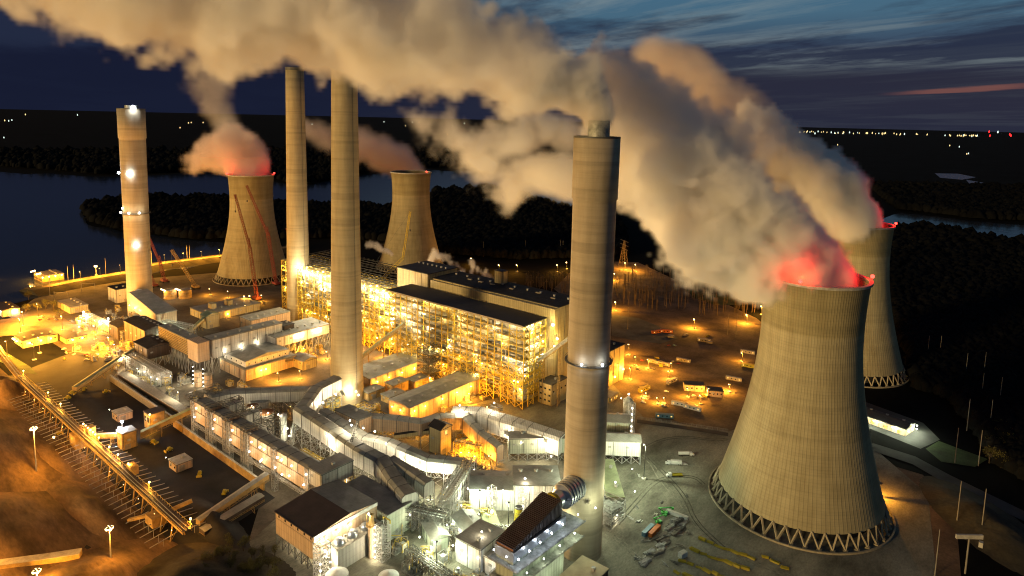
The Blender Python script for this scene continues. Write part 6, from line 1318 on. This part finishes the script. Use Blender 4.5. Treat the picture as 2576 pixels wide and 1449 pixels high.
for i in range(26):
    p = rnd.choice((G('R1', rnd.uniform(500, 860), rnd.uniform(1290, 1400)), G('R1', rnd.uniform(300, 640), rnd.uniform(1010, 1060)), G('R4', rnd.uniform(930, 1150), rnd.uniform(110, 300))))
    car('small vehicle parked between the admin building and the coal yard', p, hd + rnd.uniform(-1.5, 1.5), cols[i % 6], 'vehicles near the admin building')
for i, (x, y) in enumerate(((460, 285), (680, 275), (540, 260), (435, 315), (1085, 650), (1280, 805), (985, 600), (375, 545), (1440, 925))):
    p = G('R4', x, y); t = T('bulldozer', 'small yellow loader number of the coal yard, ' + ('nearest the low ochre conveyor', 'right of the low ochre conveyor foot', 'under the low ochre conveyor foot', 'by the comb beams at the far end', 'in the middle of the near coal yard', 'below the nearer pale shed', 'beside the hopper tower', 'with lit lamps left of the trestle', 'near the wall corner')[i], 'loader', p, hd + i, 'loaders on the coal yard', True)
    t['label'] = t['label'].replace(' number of', ' on')
    b = MB(); b.box(-2.4, 1.6, -1.2, 1.2, .8, 2.1); b.box(-1, .8, -.9, .9, 2.1, 3.3); b.build('body', M['yellow'], t); b = MB(); b.prism([(2.4, -1.8), (3.1, -1.8), (3.1, 1.8), (2.4, 1.8)], .1, 1.5); b.build('blade', M['steel_y'], t); wheels(t, (-1.6, 1.2), 1.3, .75)
lamp(T('work_light', 'pinkish work light left of the trestle on the bare earth', 'work light', G('R4', 345, 560)), G('R4', 345, 560, 3), 'sodium', 2500, .9)
# stacker at the near end of the trestle
p = G('R4', 1000, 1130); t = T('stacker', 'yellow stacker machine beside the near end of the rail trestle', 'stacker', p); b = MB(); b.box(p.x - 5, p.x + 5, p.y - 4, p.y + 4, 2, 8); b.build('body', M['ochre'], t)
b = MB(); b.bar((p.x - 3, p.y - 2, 7), (p.x - 14, p.y - 10, 3), 2.2, 1.6); b.bar((p.x + 3, p.y + 3, 8), (p.x + 9, p.y + 18, 12), 2.5, 1.6); b.build('boom', M['ochre'], t)
for s in (-1, 1): b = MB(); b.box(p.x - 5, p.x + 5, p.y + s * 4 - 1, p.y + s * 4 + 1, 0, 2.2); b.build('crawler_track', M['rubber'], t)
# ---------------------------------------------------------------- right side
LS = bldg('long low shed with a blue grey roof and lit doors beyond the nearest cooling tower', -122, -70, 614, 632, 6, 'siding_o', 'roof_d', 'gable', rz=math.radians(-12), windows=[('s', 5, 1, 2.4, 2.4)], wcol='lit', name='shed', cat='shed', rise=2)
for p in ((-110, 612, 6), (-96, 609, 6), (-82, 606, 6), (-70, 606, 6), (-66, 616, 6), (-67, 626, 5)): lamp(LS, p, 'mercury', 5000, .55, (.6, -1.4, -.3))
def proto_pole(h, r=.32, arm=True):
    t = T('utility_pole', 'tall bare pole', 'utility pole', (0, 0, 0), group='bare wooden poles'); b = MB(); b.tube((0, 0, 0), (0, 0, h), r, r * .6, 8); b.build('pole', M['pole'], t)
    return t
pp = proto_pole(28, .34); S1p = [(1022, 695), (1083, 780), (1153, 797), (1115, 893), (1028, 890), (982, 1015), (1073, 1025), (990, 1243), (1085, 1275), (905, 1449), (875, 620), (922, 620), (1092, 690)]
for i, (x, y) in enumerate(S1p):
    p = G('S1', x, y); l = 'tall bare pole standing in the dark woods right of the cooling towers'
    if i == 0: pp.location = p; pp['label'] = l; cm = None
    else: copy_thing(pp, p, 0, l)
pole2 = [('R8', 1045, 745), ('R8', 1105, 755), ('R3', 845, 290), ('R3', 1148, 280), ('R3', 1402, 275), ('R3', 1420, 280), ('R8', 320, 700)]
for c, x, y in pole2: q = copy_thing(pp, G(c, x, y), 0, 'tall bare pole in the dark field behind the plant'); q['group'] = 'poles behind the plant'
pole3 = [(370, 790), (595, 740), (645, 730), (922, 665), (1320, 590), (1628, 540), (1650, 540), (435, 830)]
for x, y in pole3: q = copy_thing(pp, G('R1', x, y), 0, 'tall bare pole along the lakeside embankment'); q['group'] = 'poles along the embankment'
for c, x, y, s, l in (('R1', 475, 880, 12, 'left'), ('R1', 712, 800, 12, 'right')):
    p = G(c, x, y); d = CW(1, 0, 0); t = T('pole_frame', l + ' of the two H shaped pole frames left of the lakeside stack', 'pole frame', p, group='H frames'); b = MB(); b.bar(p, p + Vector((0, 0, 13)), .5); b.bar(p + d * 18, p + d * 18 + Vector((0, 0, 13)), .5); b.bar(p + Vector((0, 0, 12)), p + d * 18 + Vector((0, 0, 12)), .4); b.build('frame', M['pole'], t)
p = G('S1', 1022, 1440); d = CW(1, 0, 0); t = T('sign_mast', 'T shaped mast with a wide pale panel, right of the nearest cooling tower', 'mast', p); b = MB(); b.tube(p, p + Vector((0, 0, 21)), .5, .4, 10); b.build('pole', M['pole'], t)
b = MB(); c_ = p + Vector((0, 0, 22.5)); b.bar(c_ - d * 7.5, c_ + d * 7.5, 1.2, 2.4); b.build('panel', M['pale'], t); b = MB(); b.bar(c_ + d * 7 - Vector((0, 0, 3)), c_ + d * 7 - Vector((0, 0, 6)), 2.4, 2); b.build('box', M['pale'], t)
def fence(label, pts, h=2.4):
    t = T('fence', label, 'fence', pts[0]); 
    for p, q in zip(pts, pts[1:]):
        n = max(2, int((q - p).length / 4))
        for k in range(n): b = MB(); c = p.lerp(q, k / n); b.bar(c, c + Vector((0, 0, h)), .14); b.build('post', M['steel'], t)
        b = MB(); [b.bar(p + Vector((0, 0, z)), q + Vector((0, 0, z)), .07) for z in (.2, .8, 1.4, 2.0, h)]; b.build('wire_panel', M['steel'], t)
fence('wire fence along the road between gravel yard and contractors yard', [R7(530, 268), R7(860, 312), R7(1215, 366)])
# pylon + switchyard masts
p = G('R8', 290, 235); t = T('pylon', 'tall lattice pylon among the orange lights right of the thick stack', 'pylon', p); b = MB()
for k in range(9):
    z0, z1 = k * 5, (k + 1) * 5; w0, w1 = 6 * (1 - k / 10), 6 * (1 - (k + 1) / 10)
    for s in (-1, 1):
        for s2 in (-1, 1): b.bar((p.x + s * w0, p.y + s2 * w0, z0), (p.x + s * w1, p.y + s2 * w1, z1), .5)
        b.bar((p.x - w0, p.y + s * w0, z0), (p.x + w1, p.y + s * w1, z1), .3); b.bar((p.x + s * w0, p.y - w0, z0), (p.x + s * w1, p.y + w1, z1), .3)
b.build('frame', M['mast'], t)
for z in (30, 37, 44): b = MB(); b.bar(p + Vector((-12, 8, z)), p + Vector((12, -8, z)), .6); b.build('crossarm', M['mast'], t)
b = MB(); b.tube((0, 0, 0), (0, 0, 17), .42, .3, 6); b.bar((-2.5, 0, 15), (2.5, 0, 15), .35); sm = b.build('switchyard_mast', M['mast'], loc=(0, 0, 0)); tag(sm, 'thin bare mast among the many masts of the switchyard behind the thick stack', 'mast', 'masts of the switchyard')
def inpoly(x, y, P_):
    c = False; j = len(P_) - 1
    for i in range(len(P_)):
        if (P_[i][1] > y) != (P_[j][1] > y) and x < (P_[j][0] - P_[i][0]) * (y - P_[i][1]) / (P_[j][1] - P_[i][1]) + P_[i][0]: c = not c
        j = i
    return c
k = 0; SW = [(225, 330), (480, 300), (760, 360), (1000, 410), (1290, 430), (1290, 560), (1180, 620), (980, 600), (700, 590), (500, 560), (225, 500)]
while k < 215:
    x, y = rnd.uniform(225, 1290), rnd.uniform(300, 620)
    if not inpoly(x, y, SW): continue
    p = G('R8', x, y)
    if k == 0: sm.location = p
    else: q = sm.copy(); C.objects.link(q); q.location = p; q.rotation_euler = (0, 0, rnd.uniform(0, 3)); q.scale = (1, 1, rnd.uniform(.7, 1.5))
    k += 1
for k in range(55):
    q = sm.copy(); C.objects.link(q); q.location = G('R3', rnd.uniform(1150, 1470), rnd.uniform(470, 560)); q.rotation_euler = (0, 0, rnd.uniform(0, 3))
# ---------------------------------------------------------------- lights of the far towns
def far_light(x, y, kind, sz, grp, label):
    """the row lies on the plain; distance follows from how far below the horizon it stands"""
    p = G('D', x, y); me = far_light.m.get(kind)
    if me is None:
        b = MB(); b.lathe((0, 0, 0), [(.1, 0), (.5, .5), (.45, 1.6), (.05, 2.6)], 6); o = b.build('town_lamp', GL[kind], loc=(0, 0, 0)); far_light.m[kind] = me = o.data; first = o
    else: o = bpy.data.objects.new('town_lamp', me); C.objects.link(o)
    o.location = p; s = sz * .62 * p.length / 1688; o.scale = (s, s, s * .8); tag(o, label, 'town light', grp)
far_light.m = {}
TL = 'small light in the long row of town lights below the horizon, right of the steam'
for i in range(92):
    u = rnd.random() ** .9; x = 1905 + u * 560 if i > 16 else rnd.uniform(1905, 1950)
    if 1950 < x < 2010 and rnd.random() < .8: x += 110
    y = 330.5 + (x - 1905) * .024 + rnd.uniform(-1.6, 2.2); far_light(x, y, rnd.choice(('town', 'town', 'town', 'townw')), rnd.uniform(2.0, 3.6), 'row of town lights', TL)
for x, y, k in ((2488, 334, 'townr'), (2490, 344, 'townr'), (2540, 341, 'townr'), (2543, 344, 'townr'), (2510, 335, 'townw'), (1978, 314, 'town'), (1982, 314, 'town'), (2050, 338, 'townw')): far_light(x, y + (8 if y < 320 else 0), k, 4, 'odd lights beside the row', 'single distant light set apart from the long row of town lights')
FLS = [(12, 305), (22, 306), (30, 304), (64, 290), (195, 291), (10, 348), (240, 384), (474, 311), (481, 310), (511, 310), (453, 323), (785, 314), (966, 308), (1020, 318), (1037, 309), (1054, 309), (1126, 340), (1138, 318), (1168, 312), (1264, 312), (1252, 349), (1293, 361), (1380, 328), (1404, 325), (1504, 344), (2107, 366), (2389, 368), (2413, 371), (2436, 388), (2432, 389), (2266, 800), (2282, 797)]
for x, y in FLS: far_light(x, y, rnd.choice(('town', 'town', 'townw')), 2.8, 'scattered farm lights', 'lone light far out in the dark country beyond the plant')
p = G('D', 2270, 798); mast_lamp('half hidden lamp lighting a clearing right of the farther cooling tower', (p.x, p.y, 0), 10, 22000, heads=1)
# ---------------------------------------------------------------- trees near the camera
def tree(label, p, h, seed, m='leaves', grp=None):
    rd = random.Random(seed); t = T('tree', label, 'tree', p, group=grp); b = MB(); x, y, z = p
    b.tube(p, (x, y, z + h * .6), h * .035, h * .018, 7)
    tips = []
    for k in range(7):
        a = rd.uniform(0, 6.28); r = h * rd.uniform(.15, .32); q = Vector((x + r * math.cos(a), y + r * math.sin(a), z + h * rd.uniform(.45, .85))); b.bar((x, y, z + h * rd.uniform(.2, .5)), q, h * .018); tips.append(q)
    tips.append(Vector((x, y, z + h * .85)))
    b.build('trunk', MATS['bark'], t); c = MB()
    for q in tips:
        R_ = h * rd.uniform(.14, .24)
        for k in range(75):
            d = Vector((rd.gauss(0, 1), rd.gauss(0, 1), rd.gauss(0, .8))); d = d.normalized() * R_ * rd.random() ** .4; o = q + d; s = h * .022 * rd.uniform(.6, 1.5)
            u = Vector((rd.gauss(0, 1), rd.gauss(0, 1), rd.gauss(0, 1))).normalized() * s; v = Vector((rd.gauss(0, 1), rd.gauss(0, 1), rd.gauss(0, 1))).normalized() * s
            c.add([o - u, o + v, o + u, o - v], [(0, 1, 2, 3)])
    c.build('crown', MATS[m], t); return t
protos = [tree('tree at the bottom edge left of the big dark roofed building', (0, 0, 0), 10, s) for s in (1, 2, 3)]
cm = make_tree_map(); used = set()
for i in range(34):
    a, b_ = rnd.uniform(540, 700), rnd.uniform(1352, 1475)
    if i > 26: a, b_ = rnd.uniform(470, 560), rnd.uniform(1400, 1470)
    p = G('D', a, b_, 4); p.z = 1.0 if i < 20 else 3; o = protos[i % 3]; s = rnd.uniform(.45, .95)
    if i < 3: o.location = p; o.scale = (s,) * 3; o['group'] = 'trees at the bottom edge'
    else: c = copy_thing(o, p, rnd.uniform(0, 6), 'tree at the bottom edge left of the big dark roofed building', (s,) * 3, cm); c['group'] = 'trees at the bottom edge'
for i, (x, y) in enumerate(((225, 990), (325, 975), (400, 950), (520, 1035), (250, 870), (470, 960))):
    q = copy_thing(protos[i % 3], G('R1', x, y), i, 'dark tree on the pale lot left of the lakeside stack', (1.3,) * 3, cm); q['group'] = 'trees on the pale lot'
for i in range(14): q = copy_thing(protos[i % 3], G('S1', 1140 + rnd.uniform(-30, 60), 960 + rnd.uniform(-60, 80)), i, 'tree at the edge of the green lawn right of the cooling towers', (1.3,) * 3, cm); q['group'] = 'trees by the green lawn'
# ---------------------------------------------------------------- steam plumes
def path(pts, n=3, jit=.0, seed=1):
    rd = random.Random(seed); o = []
    for i in range(len(pts) - 1):
        a, b = pts[i], pts[i + 1]
        for k in range(n):
            u = k / n; q = [a[j] * (1 - u) + b[j] * u for j in range(4)]; r = q[3]
            o.append((pix(*q[:3]) + Vector([rd.uniform(-1, 1) * r * jit for _ in range(3)]), r * (1 + rd.uniform(-.25, .15) * (jit > 0))))
    o.append((pix(*pts[-1][:3]), pts[-1][3])); return o
st = steam_mat('steam', .12); st_thin = steam_mat('thin_steam', .006); st_wisp = steam_mat('wispy_steam', .016, (.93, .86, .8)); st_torn = steam_mat('torn_steam', .04); st_far = steam_mat('far_steam', .035, (.93, .85, .82)); st_faint = steam_mat('faint_steam', .008)
plume('steam_plume', 'long thick steam plume streaming left across the sky from the thick stack', path([(1506, 310, 364, 8), (1500, 280, 364, 12), (1484, 248, 364, 16), (1445, 215, 363, 21), (1350, 180, 361, 25), (1200, 130, 358, 33), (1050, 85, 356, 38), (870, 45, 352, 41), (700, 8, 350, 42), (540, -5, 347, 42), (400, -40, 344, 42), (240, -90, 340, 40), (80, -150, 336, 40)]), st, voxel=2.2, warp=(30, .6), fine=(8.5, .7), gain=8, calm=45)
plume('steam_plume', 'broad steam plume leaning left from the rim of the nearest cooling tower', path([(2060, 742, 434, 29), (2046, 710, 432, 35), (1975, 665, 428, 40), (1868, 590, 428, 50), (1765, 495, 430, 57), (1680, 395, 432, 50), (1615, 310, 434, 38), (1568, 225, 440, 31), (1500, 200, 444, 26)]), st, voxel=2.2, warp=(30, .6), fine=(8.5, .7), gain=8, seed=2, core=2)
plume('steam_plume', 'steam plume rising behind from the cooling tower with red rim lights at the right', path([(2150, 582, 668, 25), (2138, 552, 667, 36), (2080, 490, 668, 46), (2000, 430, 670, 46), (1930, 370, 672, 42), (1880, 330, 675, 28)]), st, voxel=3.6, warp=(34, .65), fine=(12, .65), gain=8, seed=3)
plume('steam_plume', 'pinkish steam cloud puffing from the far cooling tower behind the red cranes', path([(631, 446, 1020, 32), (622, 412, 1020, 44), (588, 376, 1020, 50), (530, 385, 1018, 36), (484, 408, 1018, 20)], 2), st_far, voxel=4, warp=(36, .75), fine=(14, .75), gain=4, seed=4)
plume('steam_plume', 'thin column of steam drifting up from the pinkish cloud to the long plume', path([(580, 330, 1020, 30), (545, 270, 1018, 32), (520, 210, 1015, 40), (560, 160, 1010, 36)], 2), st_thin, voxel=5, warp=(40, .8), fine=(16, .8), thr=.3, seed=5)
plume('steam_plume', 'steam cloud drifting behind the nearer tall chimney from the brownish cooling tower', path([(1032, 436, 1170, 34), (1000, 400, 1170, 42), (950, 385, 1168, 46), (900, 360, 1168, 36), (830, 345, 1165, 30), (780, 330, 1165, 34)], 2), st_far, voxel=5, warp=(36, .6), fine=(13, .55), seed=6, gain=2)
plume('steam_plume', 'torn wisps of steam spreading left behind the thick stack', path([(1440, 460, 520, 36), (1370, 430, 520, 36), (1290, 465, 520, 28), (1210, 415, 520, 30), (1130, 350, 520, 28), (1060, 310, 520, 22), (1330, 370, 520, 28), (1230, 330, 520, 18), (1430, 340, 520, 30)], 3, .2), st_torn, voxel=2.6, warp=(30, .95), fine=(12, 1.5), thr=.42, gain=2.2, seed=7)
plume('steam_plume', 'faint brown haze of steam above the steam of the two right cooling towers', path([(1640, 150, 700, 34), (1730, 190, 700, 44), (1800, 250, 700, 36), (1880, 280, 700, 24)], 2), st_wisp, voxel=6, warp=(40, .8), fine=(18, .7), seed=9)
for i, (pts, l) in enumerate((([(1080, 665, 760, 4), (1090, 640, 760, 8), (1120, 650, 760, 7), (1160, 680, 760, 6)], 'small steam puff trailing right from the ochre block'), ([(985, 640, 900, 4), (965, 626, 900, 6), (945, 615, 900, 7), (925, 618, 900, 4)], 'orange lit steam puff over the far boiler house'), ([(1185, 690, 720, 3), (1190, 665, 720, 5), (1230, 705, 720, 6), (1290, 718, 720, 5)], 'grey steam wisp crawling over the black tar roof'))):
    plume('steam_plume', l, path(pts, 3), steam_mat('small_steam', .12), voxel=1.6, warp=(11, 1.0), fine=(5, 1.1), calm=20, seed=20 + i)
